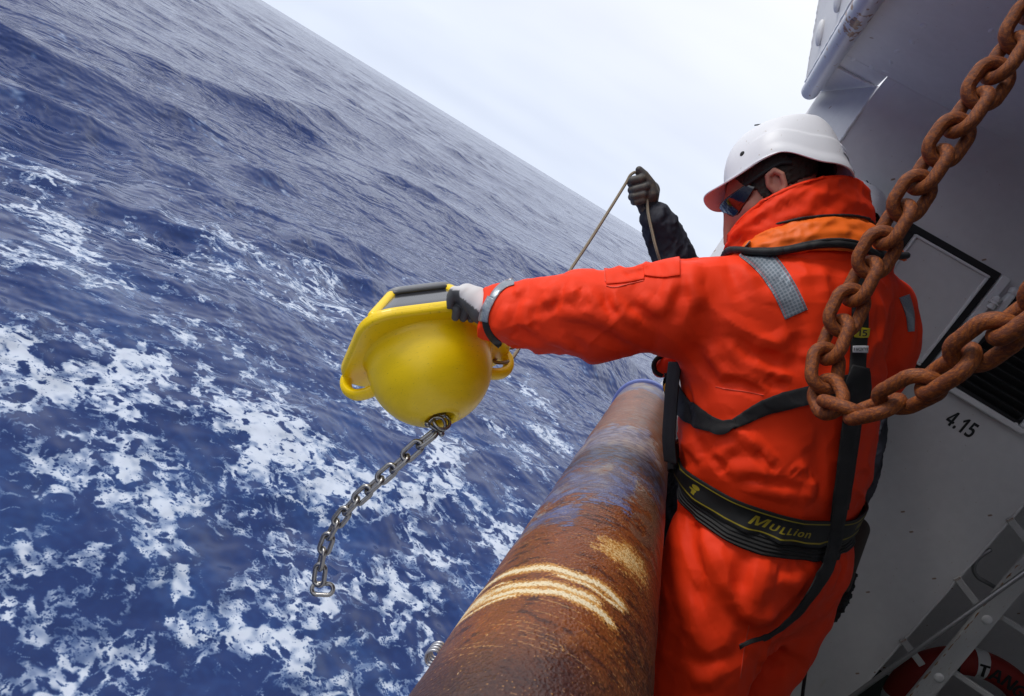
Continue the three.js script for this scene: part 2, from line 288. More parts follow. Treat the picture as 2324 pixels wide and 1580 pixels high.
  // recessed corner outboard of the wall
  put('corner_plate', shellGeo(6, 8, (u, v) => S(mix(0.02, 0.186, u), mix(-0.2, 0.928, v), mix(-3.42, -3.0, u)).sub(B), 0.01, (u, v) => [u * 0.2, v * 0.45]), white, 0.19, DECK, WALL);
  put('deckhead_plate', plate(0.186, 0.012, 0.44), white, 0.094, SOFFIT + 0.012, WALL - 0.22);
  seam(S(0.188, 0.926, -2.998), S(0.188, 0.3, -2.998), 0.006); seam(S(0.0, 0.927, -3.028), S(0.188, 0.927, -3.02), 0.006);
  // alcove inboard of the wall
  put('alcove_side', plate(0.012, 2.35, 1.2), white, 1.551, DECK + 1.175, WALL - 0.6);
  put('alcove_back', plate(1.30, 2.35, 0.012), white, 2.21, DECK + 1.175, WALL - 1.2);
  put('inboard_wall', plate(0.012, 2.35, 5.9), white, 2.74, DECK + 1.175, -1.35);
  put('aft_wall', plate(2.6, 2.35, 0.012), white, 1.34, DECK + 1.175, 0.45);
  // hatch: black rubber border, raised rim, panel
  const hatch = put('hatch', plate(0.30, 0.404, 0.014, 0.005), white, 0.7735, 0.3255, WALL + 0.013);
  const bars = (name, x0, x1, y0, y1, w, d, z, mat, parent, r) => { for (const [bw, bh, x, y] of [[x1 - x0, w, (x0 + x1) / 2, y1 - w / 2], [x1 - x0, w, (x0 + x1) / 2, y0 + w / 2], [w, y1 - y0 - 2 * w, x0 + w / 2, (y0 + y1) / 2], [w, y1 - y0 - 2 * w, x1 - w / 2, (y0 + y1) / 2]]) { const m = mesh(name, rbox(bw, bh, d, r), mat, parent); m.position.copy(S(x, y, z).sub(B)).sub(parent === house ? V(0, 0, 0) : parent.position); } };
  bars('rubber_seal', 0.589, 0.958, 0.089, 0.562, 0.030, 0.010, WALL + 0.006, blackPaint, hatch, 0.003);
  bars('rim', 0.6195, 0.9275, 0.1195, 0.5315, 0.011, 0.030, WALL + 0.016, whiteTrim, hatch, 0.004);
  const fl = put('flange', rbox(0.034, 0.47, 0.022, 0.004), whiteTrim, 0.9785, 0.325, WALL + 0.011); void fl;
  const dog = put('clamp_bolt', new THREE.CylinderGeometry(0.011, 0.011, 0.05, 6), whiteTrim, 0.990, 0.455, WALL + 0.045);
  for (const [r, h, y] of [[0.018, 0.012, 0.012], [0.020, 0.006, -0.004], [0.014, 0.016, -0.018]]) mesh('nut', new THREE.CylinderGeometry(r, r, h, 6), whiteTrim, dog, V(0, y, 0));
  mesh('arm', rbox(0.028, 0.016, 0.045, 0.004), whiteTrim, dog, V(0, 0.002, -0.022));
  // louvred vent
  const vent = put('louvre_vent', plate(0.296, 0.40, 0.006, 0.002), blackPaint, 1.1875, 0.314, WALL + 0.006), vz = WALL + 0.02;
  bars('vent_frame', 1.012, 1.366, 0.094, 0.540, 0.026, 0.045, WALL + 0.0225, whiteTrim, vent, 0.008);
  bars('inner_frame', 1.039, 1.339, 0.121, 0.513, 0.014, 0.030, WALL + 0.0155, blackPaint, vent, 0.003);
  const slat = rbox(0.27, 0.034, 0.004, 0.0015), slatMat = std(lin(0.016, 0.016, 0.017), 0.4);
  for (let i = 0; i < 11; i++) { const m = mesh('slat', slat, slatMat, vent); m.position.set(0.0015, -0.165 + i * 0.033, 0.014); m.rotation.x = 0.75; }
  for (const [x, y] of [[1.325, 0.118], [1.05, 0.118], [1.325, 0.5]]) { const m = mesh('screw', new THREE.CylinderGeometry(0.007, 0.007, 0.006, 8), whiteTrim, vent); m.rotation.x = Math.PI / 2; m.position.copy(S(x, y, WALL + 0.036).sub(B).sub(vent.position)); }
  // frame number painted on the wall
  const font = await new FontLoader().loadAsync('fonts/droid/droid_sans_bold.typeface.json');
  const numG = new THREE.ExtrudeGeometry(font.generateShapes('4.15', 0.072), { depth: 0.001, bevelEnabled: false, curveSegments: 6 }); numG.computeBoundingBox(); numG.scale(0.112 / numG.boundingBox.max.x, 0.062 / numG.boundingBox.max.y, 1);
  put('painted_number', numG, blackPaint, 1.135, -0.017, WALL + 0.0005);
  house.userData.label = 'white painted steel deckhouse wall with hatch, louvre vent and overhead plating';
}
{
  const deckGeo = plate(2.66, 0.02, 5.8); structure(mesh('deck', deckGeo, std(lin(0.05, 0.075, 0.06), 0.8, { bumpMap: paintBump, bumpScale: 0.002 }), scene, S(1.41, DECK - 0.01, -1.45)), 'dark green painted steel working deck under the crew', 'deck');
  const hull = thing('hull', S(0.1, -5.2, -0.9), 'white painted ship side below the rusty rail', 'hull');
  mesh('side_plate', plate(0.02, 3.76, 4.6), white, hull, V(0.13, 1.88, 0));
  mesh('bulwark_plate', plate(0.014, 0.92, 5.0), white, hull, V(0.07, 4.23, 0.0));
  // ladder in the alcove
  const lad = thing('steel_ladder', S(1.7, DECK, WALL), 'white steel ladder with bolted flat stringer standing in the alcove', 'ladder');
  const chipped = tex(256, 1024, (u, v, o) => { const k = sstep(0.30, 0.5, fbm2(u * 7, v * 40, 4) + 0.6 * Math.exp(-((u - 0.04) ** 2) / 0.002) - 0.25), d = fbm2(u * 20, v * 90, 2) * 0.5 + 0.5; o[0] = mix(222, mix(120, 190, d), k); o[1] = mix(222, mix(72, 130, d), k); o[2] = mix(222, mix(40, 60, d), k); });
  const chip = std(lin(0.8, 0.8, 0.8), 0.5, { map: chipped, bumpMap: paintBump, bumpScale: 0.003 });
  for (const x of [0.0, 0.42]) { const st = mesh('stringer', rbox(0.078, 2.3, 0.02, 0.004), chip, lad, V(x - 0.005, 1.15, 0.02)); st.rotation.z = 0.043;
    for (const y of [-0.31, -0.62, 0.02, 0.35, 0.7]) { const b = mesh('bolt_head', new THREE.SphereGeometry(0.02, 14, 8, 0, Math.PI * 2, 0, Math.PI / 2), whiteTrim, st, V(0.004, y, 0.008)); b.rotation.x = Math.PI / 2; b.scale.y = 0.6; } }
  for (let i = 0; i < 7; i++) mesh('rung', rbox(0.36, 0.022, 0.022, 0.004), chip, lad, V(0.205, 0.28 + i * 0.3, 0.012));
  for (const y of [0.53, 0.87, 1.18, 1.5]) { const b = mesh('bracket', rbox(0.13, 0.028, 0.012, 0.003), chip, lad, V(-0.10, y + 0.02, 0.006)); b.rotation.z = -0.35; }
  // steel rod and hook
  const steel = std(lin(0.32, 0.32, 0.33), 0.38, { metalness: 0.9 });
  const a = S(1.70, -0.24, WALL + 0.06), b = S(1.485, -1.30, WALL + 0.06), rod = thing('steel_rod', b, 'bare steel rod leaning across the alcove beside the ladder', 'rod'), rodGeo = new THREE.CylinderGeometry(0.0095, 0.0095, a.distanceTo(b), 14);
  const rm = mesh('shaft', rodGeo, steel, rod, a.clone().sub(b).multiplyScalar(0.5)); rm.quaternion.setFromUnitVectors(V(0, 1, 0), a.clone().sub(b).normalize());
  const knob = mesh('end_knob', new THREE.SphereGeometry(0.013, 14, 10), steel, rod, a.clone().sub(b)); void knob;
  const hp = [[1.578, -0.345], [1.57, -0.375], [1.567, -0.41], [1.58, -0.445], [1.61, -0.463], [1.65, -0.462], [1.69, -0.46]].map(([x, y]) => S(x, y, WALL - 0.02)), hook = thing('hook', hp[6], 'bent grey steel hook behind the ladder stringer', 'hook');
  mesh('bent_rod', tubeGeo(rel(hp, hp[6]), 0.0085, 40, 10), steel, hook);
  mesh('tip', new THREE.SphereGeometry(0.0085, 12, 8), steel, hook, hp[0].clone().sub(hp[6]));
  // lifebuoy
  const lb = thing('lifebuoy', S(2.30, -1.56, WALL - 0.62), 'dark red lifebuoy ring with black lettering hung low in the alcove', 'lifebuoy'), lc = V(0, 0.37, 0);
  const ring = mesh('ring', new THREE.TorusGeometry(0.30, 0.066, 20, 72), std(lin(0.30, 0.014, 0.009), 0.6), lb, lc);
  const font2 = await new FontLoader().loadAsync('fonts/droid/droid_sans_bold.typeface.json'), word = 'RV TANGAROA';
  [...word].forEach((ch, i) => { if (ch === ' ') return; const g = new THREE.ExtrudeGeometry(font2.generateShapes(ch, 0.062), { depth: 0.002, bevelEnabled: false, curveSegments: 4 }); g.computeBoundingBox(); g.translate(-g.boundingBox.max.x / 2, -0.03, 0); const an = Math.PI / 2 + 0.95 - i * 0.19, m = mesh('letter', g, blackPaint, ring); m.position.set(Math.cos(an) * 0.30, Math.sin(an) * 0.30, 0.0665); m.rotation.z = an - Math.PI / 2; });
  for (let i = 0; i < 4; i++) { const an = i * Math.PI / 2 + 0.3, t = mesh('white_band', new THREE.TorusGeometry(0.30, 0.068, 16, 8, 0.16), whiteTrim, ring); t.rotation.z = an; }
}

// ------------------------------------------------------------------ rusty rail
{
  const dir = V(0.009, -0.059, -1).normalize(), o = S(0.117, -0.461, 0), up = V(0, 1, 0).addScaledVector(dir, -dir.y).normalize(), rt = new THREE.Vector3().crossVectors(dir, up), R = 0.125;
  const bandOf = (s, c, w) => Math.exp(-((s - c) ** 2) / (w * w));
  const H = 832, Wd = 1664, hgt = new Uint8Array(Wd * H);
  const paint = tex(Wd, H, (u, v, out, i, j) => {
    const s = u * 3, ang = v * 360 - 180, ca = Math.cos(ang / 57.3) * 0.125, sa = Math.sin(ang / 57.3) * 0.125;
    const dx = 0.03 * n3(s * 5, ca * 12, sa * 12), f1 = fbm3(s * 17 + dx * 20, ca * 14, sa * 14, 5, 0.58), f2 = fbm3(s * 46 + 9, ca * 26, sa * 26, 4, 0.6), f3 = fbm3(s * 230, ca * 210, sa * 210, 2), big = fbm3(s * 3.1 + 4, ca * 9, sa * 9, 3), comb = n3(s * 150, ca * 12, sa * 12);
    let r = 124, g = 67, b = 28, h = 118 + f1 * 46 + f2 * 30 + f3 * 30;
    const lighten = (R1, G1, B1, k) => { r = mix(r, R1, k); g = mix(g, G1, k); b = mix(b, B1, k); };
    lighten(176, 96, 36, sstep(-0.05, 0.45, f1 + 0.35 * big) * 0.8); lighten(62, 33, 22, sstep(0.0, 0.45, f2 - big * 0.35) * 0.85); lighten(206, 128, 46, sstep(0.22, 0.55, f1 * 0.6 + 0.5 * comb * f2 + 0.3 * f3) * 0.7);
    const scale0 = sstep(0.12, 0.16, f1 - 0.4 * f2 + 0.1 * big); lighten(84, 52, 36, scale0 * 0.45); h += scale0 * 26;   // scale lifting in plates
    const dark = sstep(0.66, 0.50, s + 0.05 * big + 0.02 * f1 - 0.0006 * Math.abs(ang + 30)); lighten(60, 38, 36, dark * 0.8); h -= dark * 8;
    // flaking blue and grey paint
    const zone = Math.max(bandOf(s, 1.68, 0.20) * sstep(40, 0, ang), bandOf(s, 1.25, 0.16) * sstep(25, -10, ang) * 0.95, bandOf(s, 1.02, 0.07) * sstep(-20, -40, ang) * 0.9, sstep(2.55, 2.8, s) * 1.15, bandOf(s, 1.45, 0.3) * 0.62);
    const fl = zone * 1.0 + f2 * 0.40 + f1 * 0.40 + 0.12 * comb + 0.1 * f3 - 0.47, k = sstep(0.0, 0.07, fl);
    if (k > 0) { const t = sstep(-0.5, 0.6, f1 + 0.6 * f2), q = sstep(0.05, 0.5, big + 0.4 * f2); lighten(mix(mix(70, 96, t), 138, q), mix(mix(84, 108, t), 140, q), mix(mix(136, 158, t), 146, q), k * mix(0.55, 0.9, t)); h += k * 34; }
    // grey mill scale lifting in flakes
    const sc = bandOf(s, 1.18, 0.22) * sstep(-5, 12, ang) * sstep(60, 35, ang), ks = sstep(0.1, 0.2, sc * 0.8 + f1 * 0.7 - 0.42); lighten(112, 84, 66, ks * 0.8); h += ks * 40;
    const pale = bandOf(s, 2.0, 0.45) * 0.5 + bandOf(s, 1.6, 0.2) * 0.4; lighten(170, 150, 140, sstep(0.25, 0.7, pale + f2 * 0.7 - 0.12) * 0.55);
    // scraped yellow patch and rope burns down to pale metal
    const yp = Math.exp(-(((s - 0.925 - ang * 0.0007) / 0.055) ** 2) - (((ang - 8) / 24) ** 2)), ky = sstep(0.2, 0.5, yp + f2 * 0.45 + f3 * 0.2 - 0.12); lighten(196, 138, 58, ky * 0.8); lighten(226, 202, 150, sstep(0.35, 0.7, yp * 0.8 + f3 * 0.6 + f2 * 0.3 - 0.1) * ky * 0.8);
    for (const [c, w, a0, a1, st] of [[0.790, 0.010, -110, 16, 1], [0.772, 0.006, -40, 15, 0.8], [0.741, 0.010, -120, 0, 1], [0.722, 0.009, -110, 11, 1], [0.703, 0.005, -110, -42, 0.8], [0.757, 0.004, -120, -50, 0.7], [0.735, 0.02, -130, -62, 0.8]]) {
      const e = sstep(a0, a0 + 18, ang) * sstep(a1 + 6, a1 - 8, ang), wob = c + 0.006 * n2(ang * 0.03, c * 50) - 0.00012 * (ang + 30), kk = sstep(0.42, 0.66, bandOf(s, wob, w * 0.95) * e * st + f3 * 0.42 + 0.26 * n2(ang * 0.5, s * 420) - 0.06);
      lighten(212, 158, 78, sstep(0.25, 0.55, bandOf(s, wob, w * 1.5) * e * st + f3 * 0.3 + 0.2 * n2(ang * 0.4, s * 260)) * 0.75); lighten(236, 222, 186, kk * 0.95); h -= kk * 22;
    }
    const scr = sstep(0.72, 0.8, n2(s * 160 + ang * 0.06, ang * 0.012) + 0.2 * f3); lighten(205, 165, 110, scr * 0.5);
    out[0] = r + f3 * 16; out[1] = g + f3 * 12; out[2] = b + f3 * 9; hgt[j * Wd + i] = clamp(h + f3 * 20, 0, 255);
  });
  const bump = tex(Wd, H, (u, v, out, i, j) => { out[0] = out[1] = out[2] = hgt[j * Wd + i]; }, false);
  paint.wrapS = bump.wrapS = THREE.MirroredRepeatWrapping;
  const rust = std(lin(1, 1, 1), 0.42, { map: paint, bumpMap: bump, bumpScale: 0.0030, metalness: 0.0 });
  const rail = thing('rusty_pipe_rail', S(0.13, DECK, -1), 'thick rusty steel pipe with scraped blue paint forming the ship rail', 'pipe rail'), B = rail.position;
  const ringAt = (s, a, r) => o.clone().addScaledVector(dir, s).addScaledVector(up, Math.cos(a) * r).addScaledVector(rt, Math.sin(a) * r).sub(B);
  const s0 = -1.1, s1 = 2.93;
  mesh('pipe', gridGeo(96, 260, (u, v) => { const a = (u - 0.5) * 2 * Math.PI, s = mix(s0, s1, v); return ringAt(s, a, R + 0.0012 * n3(s * 6, Math.cos(a), Math.sin(a))); }, (u, v) => [mix(s0, s1, v) / 3, u], true), rust, rail);
  const blue = std(lin(0.11, 0.15, 0.42), 0.5, { bumpMap: paintBump, bumpScale: 0.002 });
  mesh('end_collar', gridGeo(64, 10, (u, v) => { const a = (u - 0.5) * 2 * Math.PI, pr = [[2.915, 0.124], [2.915, 0.133], [2.92, 0.136], [2.965, 0.136], [2.972, 0.133], [2.975, 0.126], [2.976, 0.10], [2.976, 0.07], [2.976, 0.04], [2.976, 0.02], [2.976, 0.0005]][Math.round(v * 10)]; return ringAt(pr[0], a, pr[1]); }, null, true), blue, rail);
  mesh('near_cap', gridGeo(48, 2, (u, v) => ringAt(s0, -(u - 0.5) * 2 * Math.PI, R * (1 - v * 0.999)), null, true), rust, rail);
  for (const z of [0.2, 2.3]) { const g = rbox(0.03, 0.42, 0.18, 0.006); mesh('support_plate', g, white, rail, o.clone().addScaledVector(dir, z).add(V(0.02, -0.30, 0)).sub(B)); }
  // coil of fitting on the outboard side
  const cp = []; for (let i = 0; i <= 60; i++) { const a = i / 60 * Math.PI * 8; cp.push(ringAt(0.70 + 0.0012 * i * 0.35, -1.84, R + 0.008).add(V(-0.008 * Math.cos(a) , 0.012 * Math.sin(a), 0))); }
  mesh('spring_fitting', tubeGeo(cp, 0.0018, 160, 6), std(lin(0.5, 0.5, 0.52), 0.35, { metalness: 0.8 }), rail);
}

// ------------------------------------------------------------------ chains
class Oval extends THREE.Curve {
  constructor(half, rad) { super(); this.h = half; this.r = rad; }
  getPoint(t, out = new THREE.Vector3()) {
    const { h, r } = this, arc = Math.PI * r, per = 4 * h + 2 * arc; let s = ((t % 1) + 1) % 1 * per;
    if (s < 2 * h) return out.set(r, -h + s, 0); s -= 2 * h;
    if (s < arc) return out.set(r * Math.cos(s / r), h + r * Math.sin(s / r), 0); s -= arc;
    if (s < 2 * h) return out.set(-r, h - s, 0); s -= 2 * h;
    return out.set(-r * Math.cos(s / r), -h - r * Math.sin(s / r), 0);
  }
}
/** Links at the given centres, each turned a quarter about the chain against the one before. */
function chain(group, name, pts, d, mat, roll, facing, lumps) {
  const B = group.position, n = pts.length;
  pts.forEach((p, i) => {
    const a = pts[Math.max(0, i - 1)], b = pts[Math.min(n - 1, i + 1)], t = b.clone().sub(a), P = t.length() / (i && i < n - 1 ? 2 : 1); t.normalize();
    const rc = 1.13 * d, half = Math.max(0.002, P / 2 + d / 2 - rc), g = new THREE.TubeGeometry(new Oval(half, rc), 52, d / 2, 14, true);
    if (lumps) { const q = g.attributes.position, nn = g.attributes.normal; for (let k = 0; k < q.count; k++) { const e = lumps * fbm3(q.getX(k) * 90 + i * 7, q.getY(k) * 90, q.getZ(k) * 90, 2); q.setXYZ(k, q.getX(k) + nn.getX(k) * e, q.getY(k) + nn.getY(k) * e, q.getZ(k) + nn.getZ(k) * e); } g.computeVertexNormals(); }
    const m = mesh(name, g, mat, group, p.clone().sub(B)), view = facing.clone().addScaledVector(t, -facing.dot(t)).normalize();
    const side = new THREE.Vector3().crossVectors(t, view), q = new THREE.Quaternion().setFromRotationMatrix(new THREE.Matrix4().makeBasis(side, t, view)), turn = roll(i);
    m.quaternion.copy(q).multiply(new THREE.Quaternion().setFromAxisAngle(V(0, 1, 0), turn));
  });
}
{
  const rustMap = tex(512, 256, (u, v, o) => {
    const c = Math.cos(u * 6.283) * 1.3, s = Math.sin(u * 6.283) * 1.3, e = Math.cos(v * 6.283) * 0.42, f = Math.sin(v * 6.283) * 0.42, a = fbm3(c * 3 + e * 3, s * 3 + f * 3, e * 3 - f * 2, 4), b = fbm3(c * 14 + e * 9, s * 14, f * 9, 3), k = sstep(-0.3, 0.5, a), w = sstep(0.42, 0.7, b + 0.2 * a);
    o[0] = mix(mix(112, 156, k), 204, w * 0.6) + b * 16; o[1] = mix(mix(56, 82, k), 132, w * 0.6) + b * 11; o[2] = mix(mix(26, 20, k), 48, w * 0.6) + b * 6;
  });
  const rustBump = tex(512, 256, (u, v, o) => { const c = Math.cos(u * 6.283) * 1.3, s = Math.sin(u * 6.283) * 1.3, e = Math.cos(v * 6.283) * 0.42, f = Math.sin(v * 6.283) * 0.42; o[0] = o[1] = o[2] = 128 + 70 * fbm3(c * 16 + e * 10, s * 16, f * 10, 3) + 40 * fbm3(c * 40, s * 40 + e * 30, f * 30, 2); }, false);
  rustMap.repeat.set(1, 1); const rusty = std(lin(0.92, 0.92, 0.92), 0.66, { map: rustMap, bumpMap: rustBump, bumpScale: 0.0014 });
  const K = 1 / 1.07573;
  const px = [[2590, -80, 1.08], [2547, -8, 1.09], [2503, 64, 1.10], [2456, 141, 1.10], [2413, 205, 1.11], [2365, 274, 1.11], [2317, 343, 1.12], [2270, 414, 1.13], [2227, 480, 1.14], [2183, 548, 1.15], [2142, 617, 1.16], [2104, 687, 1.17], [2068, 758, 1.17], [2038, 829, 1.17], [2015, 899, 1.16], [2022, 968, 1.14], [2061, 997, 1.09], [2135, 1000, 1.04], [2219, 958, 0.98], [2313, 908, 0.92], [2402, 838, 0.87], [2496, 772, 0.83], [2592, 700, 0.80], [2690, 625, 0.77]];
  const pts = px.map(([x, y, d]) => at(x * K, y * K, d));
  // both ends go on, out of the picture, up to eyes under the plating overhead
  const climb = (a, b, put) => { const dir = a.clone().sub(b).normalize(), p = a.clone(); for (let i = 0; i < 60 && p.y < EYE + SOFFIT - 0.04; i++) { dir.lerp(V(0, 1, 0), 0.10).normalize(); p.addScaledVector(dir, 0.056); put(p.clone()); } };
  climb(pts[0], pts[1], (p) => pts.unshift(p)); const lead = pts.length - px.length; climb(pts[pts.length - 1], pts[pts.length - 2], (p) => pts.push(p));
  const g = thing('rusty_chain', pts[0].clone(), 'heavy rusty brown iron chain hanging in a slack loop before the man in orange', 'chain');
  chain(g, 'link', pts, 0.0215, rusty, (k, i = k - lead) => (i === 15 ? 1.0 : i === 16 ? Math.PI / 2 + 0.1 : i & 1 ? Math.PI / 2 - 0.22 : 0.0 + 0.12 * Math.sin(i * 2.1)), FWD.clone().negate(), 0.0005);
}

// ------------------------------------------------------------------ wave buoy with its mooring chain
const e1 = RIGHT.clone().multiplyScalar(0.966).addScaledVector(UPV, 0.256).normalize(), Uq = RIGHT.clone().multiplyScalar(-0.256).addScaledVector(UPV, 0.966).normalize(), TILT = 0.50, TURN = 0.24;
const buoyUp = Uq.clone().multiplyScalar(Math.cos(TILT)).addScaledVector(FWD, Math.sin(TILT)).normalize(), buoyNear = new THREE.Vector3().crossVectors(e1, buoyUp).normalize();
const buoyAt = at(1043.5 / 1.07573, 857 / 1.07573, 1.68);
const inBuoy = (x, y, z) => buoyAt.clone().addScaledVector(e1, x).addScaledVector(buoyUp, y).addScaledVector(buoyNear, z);
{
  const yellowTone = tex(512, 512, (u, v, o) => { const d = Math.max(sstep(0.80, 0.9, n2(u * 70, v * 70)) * 0.4, sstep(0.55, 0.75, fbm2(u * 9 + 3, v * 30, 4)) * 0.22, sstep(0.86, 0.95, n2(u * 14, v * 120 + 3)) * 0.25), c = fbm2(u * 9, v * 9, 3) * 4; o[0] = mix(254, 150, d) + c - 3; o[1] = mix(212, 120, d) + c; o[2] = mix(2, 20, d); });
  const yellow = phy(lin(1, 1, 1), 0.34, { map: yellowTone });
  const black = std(lin(0.012, 0.012, 0.014), 0.35), panelMat = phy(lin(0.030, 0.031, 0.036), 0.16, { clearcoat: 0.6, clearcoatRoughness: 0.1 }), greyLid = std(lin(0.22, 0.23, 0.25), 0.4), steel = std(lin(0.27, 0.26, 0.25), 0.27, { metalness: 0.95 });
  const b = thing('wave_buoy', buoyAt, 'bright yellow round wave buoy with five-sided rim and dark solar panels', 'buoy');
  b.quaternion.setFromRotationMatrix(new THREE.Matrix4().makeBasis(e1, buoyUp, buoyNear));
  const prof = [[0.0005, -0.150], [0.026, -0.150], [0.029, -0.153], [0.031, -0.180], [0.034, -0.1865], [0.042, -0.1895]], r = 0.152, yc = -0.040;
  for (let i = 0; i <= 30; i++) { const a = mix(-1.27, 0.0, i / 30); prof.push([r * Math.cos(a), yc + r * Math.sin(a)]); }
  prof.push([0.1525, -0.028], [0.1545, -0.02], [0.159, -0.013], [0.166, -0.009]);
  mesh('hull', new THREE.LatheGeometry(prof.map(([x, y]) => new THREE.Vector2(x, y)), 96), yellow, b);
  // five-sided rim with slotted ears
  const pent = (R, cr, turn = TURN) => { const s = new THREE.Shape(), c = []; for (let i = 0; i < 5; i++) { const a = Math.PI / 5 + i * 2 * Math.PI / 5 + turn; c.push(new THREE.Vector2(Math.sin(a) * R, -Math.cos(a) * R)); } // y of the shape = -z
    for (let i = 0; i < 5; i++) { const p = c[i], q = c[(i + 1) % 5], o = c[(i + 4) % 5], a = p.clone().add(o.clone().sub(p).setLength(cr)), e = p.clone().add(q.clone().sub(p).setLength(cr)); i ? s.lineTo(a.x, a.y) : s.moveTo(a.x, a.y); s.quadraticCurveTo(p.x, p.y, e.x, e.y); } s.closePath(); return s; };
  const rimShape = pent(0.240, 0.072);
  const rimGeo = new THREE.ExtrudeGeometry(rimShape, { depth: 0.006, bevelEnabled: true, bevelThickness: 0.011, bevelSize: 0.010, bevelOffset: -0.010, bevelSegments: 5, curveSegments: 12 }); rimGeo.rotateX(-Math.PI / 2); rimGeo.translate(0, -0.003, 0);
  const rim = mesh('rim', rimGeo, yellow, b);
  for (const a of [Math.PI * 0.6 + TURN, -Math.PI * 0.6 + TURN, Math.PI + TURN]) {   // looped lugs below three corners
    const q = (r, y) => V(Math.sin(a) * r, y, Math.cos(a) * r), g = tubeGeo([q(0.206, 0.0), q(0.216, -0.018), q(0.214, -0.040), q(0.198, -0.058), q(0.172, -0.064), q(0.140, -0.060)], 0.0135, 48, 12), P = g.attributes.position, tx = Math.cos(a), tz = -Math.sin(a);
    for (let i = 0; i < P.count; i++) { const t = (P.getX(i) * tx + P.getZ(i) * tz) * 0.5; P.setXYZ(i, P.getX(i) + tx * t, P.getY(i), P.getZ(i) + tz * t); } g.computeVertexNormals();
    mesh('lug', g, yellow, rim);
  }
  // pyramid top: yellow ribs, a solar panel on each side, a dark lid
  const corner = (i, R, y) => { const a = Math.PI / 5 + i * 2 * Math.PI / 5 + TURN; return V(Math.sin(a) * R, y, Math.cos(a) * R); };
  const side = (i, R0, y0, R1, y1, push) => { const p = [corner(i, R0, y0), corner(i + 1, R0, y0), corner(i + 1, R1, y1), corner(i, R1, y1)]; return p; };
  const body = []; for (let i = 0; i < 5; i++) { const p = side(i, 0.206, 0.010, 0.122, 0.106), g = new THREE.BufferGeometry(); g.setAttribute('position', new THREE.Float32BufferAttribute([p[0], p[1], p[2], p[0], p[2], p[3]].flatMap((q) => [q.x, q.y, q.z]), 3)); g.computeVertexNormals(); body.push(g); }
  mesh('top_body', mergeGeometries(body), yellow, b);
  for (let i = 0; i < 5; i++) {
    const p = side(i, 0.200, 0.020, 0.124, 0.1045), n = p[1].clone().sub(p[0]).cross(p[3].clone().sub(p[0])).normalize(), m = p[0].clone().add(p[1]).multiplyScalar(0.5), f = p.map((q) => q.clone());
    const along = p[1].clone().sub(p[0]).normalize(); f[0].addScaledVector(along, 0.012); f[3].addScaledVector(along, 0.010); f[1].addScaledVector(along, -0.012); f[2].addScaledVector(along, -0.010); void m;
    const panel = mesh('solar_panel', shellGeo(6, 3, (u, v) => f[0].clone().lerp(f[1], u).lerp(f[3].clone().lerp(f[2], u), v).addScaledVector(n, 0.005), 0.006), panelMat, b); void panel;
    const ribA = corner(i, 0.203, 0.012), ribB = corner(i, 0.120, 0.106), rg = new THREE.CapsuleGeometry(0.014, ribA.distanceTo(ribB), 6, 12), rib = mesh('rib', rg, yellow, b, ribA.clone().add(ribB).multiplyScalar(0.5)); rib.quaternion.setFromUnitVectors(V(0, 1, 0), ribB.clone().sub(ribA).normalize());
  }
  const lidGeo = (R, cr, d, y) => { const g = new THREE.ExtrudeGeometry(pent(R, cr), { depth: d, bevelEnabled: true, bevelThickness: 0.006, bevelSize: 0.006, bevelOffset: -0.006, bevelSegments: 3, curveSegments: 10 }); g.rotateX(-Math.PI / 2); g.translate(0, y, 0); return g; };
  mesh('gasket', lidGeo(0.138, 0.03, 0.001, 0.108), black, b);
  const lid = mesh('lid', lidGeo(0.134, 0.035, 0.004, 0.118), greyLid, b);
  mesh('light_dome', new THREE.SphereGeometry(0.018, 20, 10, 0, Math.PI * 2, 0, Math.PI / 2), phy(lin(0.85, 0.88, 0.9), 0.08, { clearcoat: 1 }), lid, V(0, 0.126, 0));
  for (const [x, z] of [[0.045, 0.03], [-0.05, 0.02], [0.02, -0.04], [-0.03, 0.05]]) mesh('lid_boss', rbox(0.022, 0.012, 0.012, 0.004), greyLid, lid, V(x, 0.130, z));
  const lug = mesh('mooring_lug', rbox(0.030, 0.034, 0.014, 0.005), steel, b, V(0.0, -0.168, 0.0)); void lug;
  const eye = mesh('mooring_ring', new THREE.TorusGeometry(0.019, 0.0042, 12, 36), steel, b, V(0.002, -0.196, 0.004)); eye.rotation.y = 0.5;
  // bow shackle and chain
  const K = 1 / 1.07573, bot = inBuoy(0, -0.2, 0), depth = bot.clone().sub(camera.position).dot(FWD), to = (x, y, d) => at(x * K, y * K, depth + d);
  const sh = thing('bow_shackle', to(1066, 1040, -0.004), 'small steel bow shackle joining yellow buoy and chain', 'shackle'), sp = [];
  const sdir = to(1043, 1070, 0).sub(to(1078, 1020, 0)).normalize(), sn = new THREE.Vector3().crossVectors(sdir, FWD).normalize();
  for (let i = 0; i <= 20; i++) { const a = mix(-0.35, Math.PI + 0.35, i / 20); sp.push(sn.clone().multiplyScalar(Math.cos(a) * 0.019).addScaledVector(sdir, -Math.sin(a) * 0.021)); }
  mesh('bow', tubeGeo(sp, 0.0042, 48, 10), steel, sh);
  const pin = mesh('pin', new THREE.CylinderGeometry(0.0042, 0.0042, 0.052, 12), steel, sh, sdir.clone().multiplyScalar(0.0085)); pin.quaternion.setFromUnitVectors(V(0, 1, 0), sn);
  for (const s of [-1, 1]) mesh('pin_eye', new THREE.SphereGeometry(0.0075, 12, 8), steel, sh, sdir.clone().multiplyScalar(0.0085).addScaledVector(sn, s * 0.0195));
  const px = [[1043, 1072], [1006, 1101], [976, 1132], [943, 1157], [914, 1185], [884, 1209], [857, 1235], [833, 1263], [812, 1293], [796, 1328], [785, 1365], [780, 1404]];
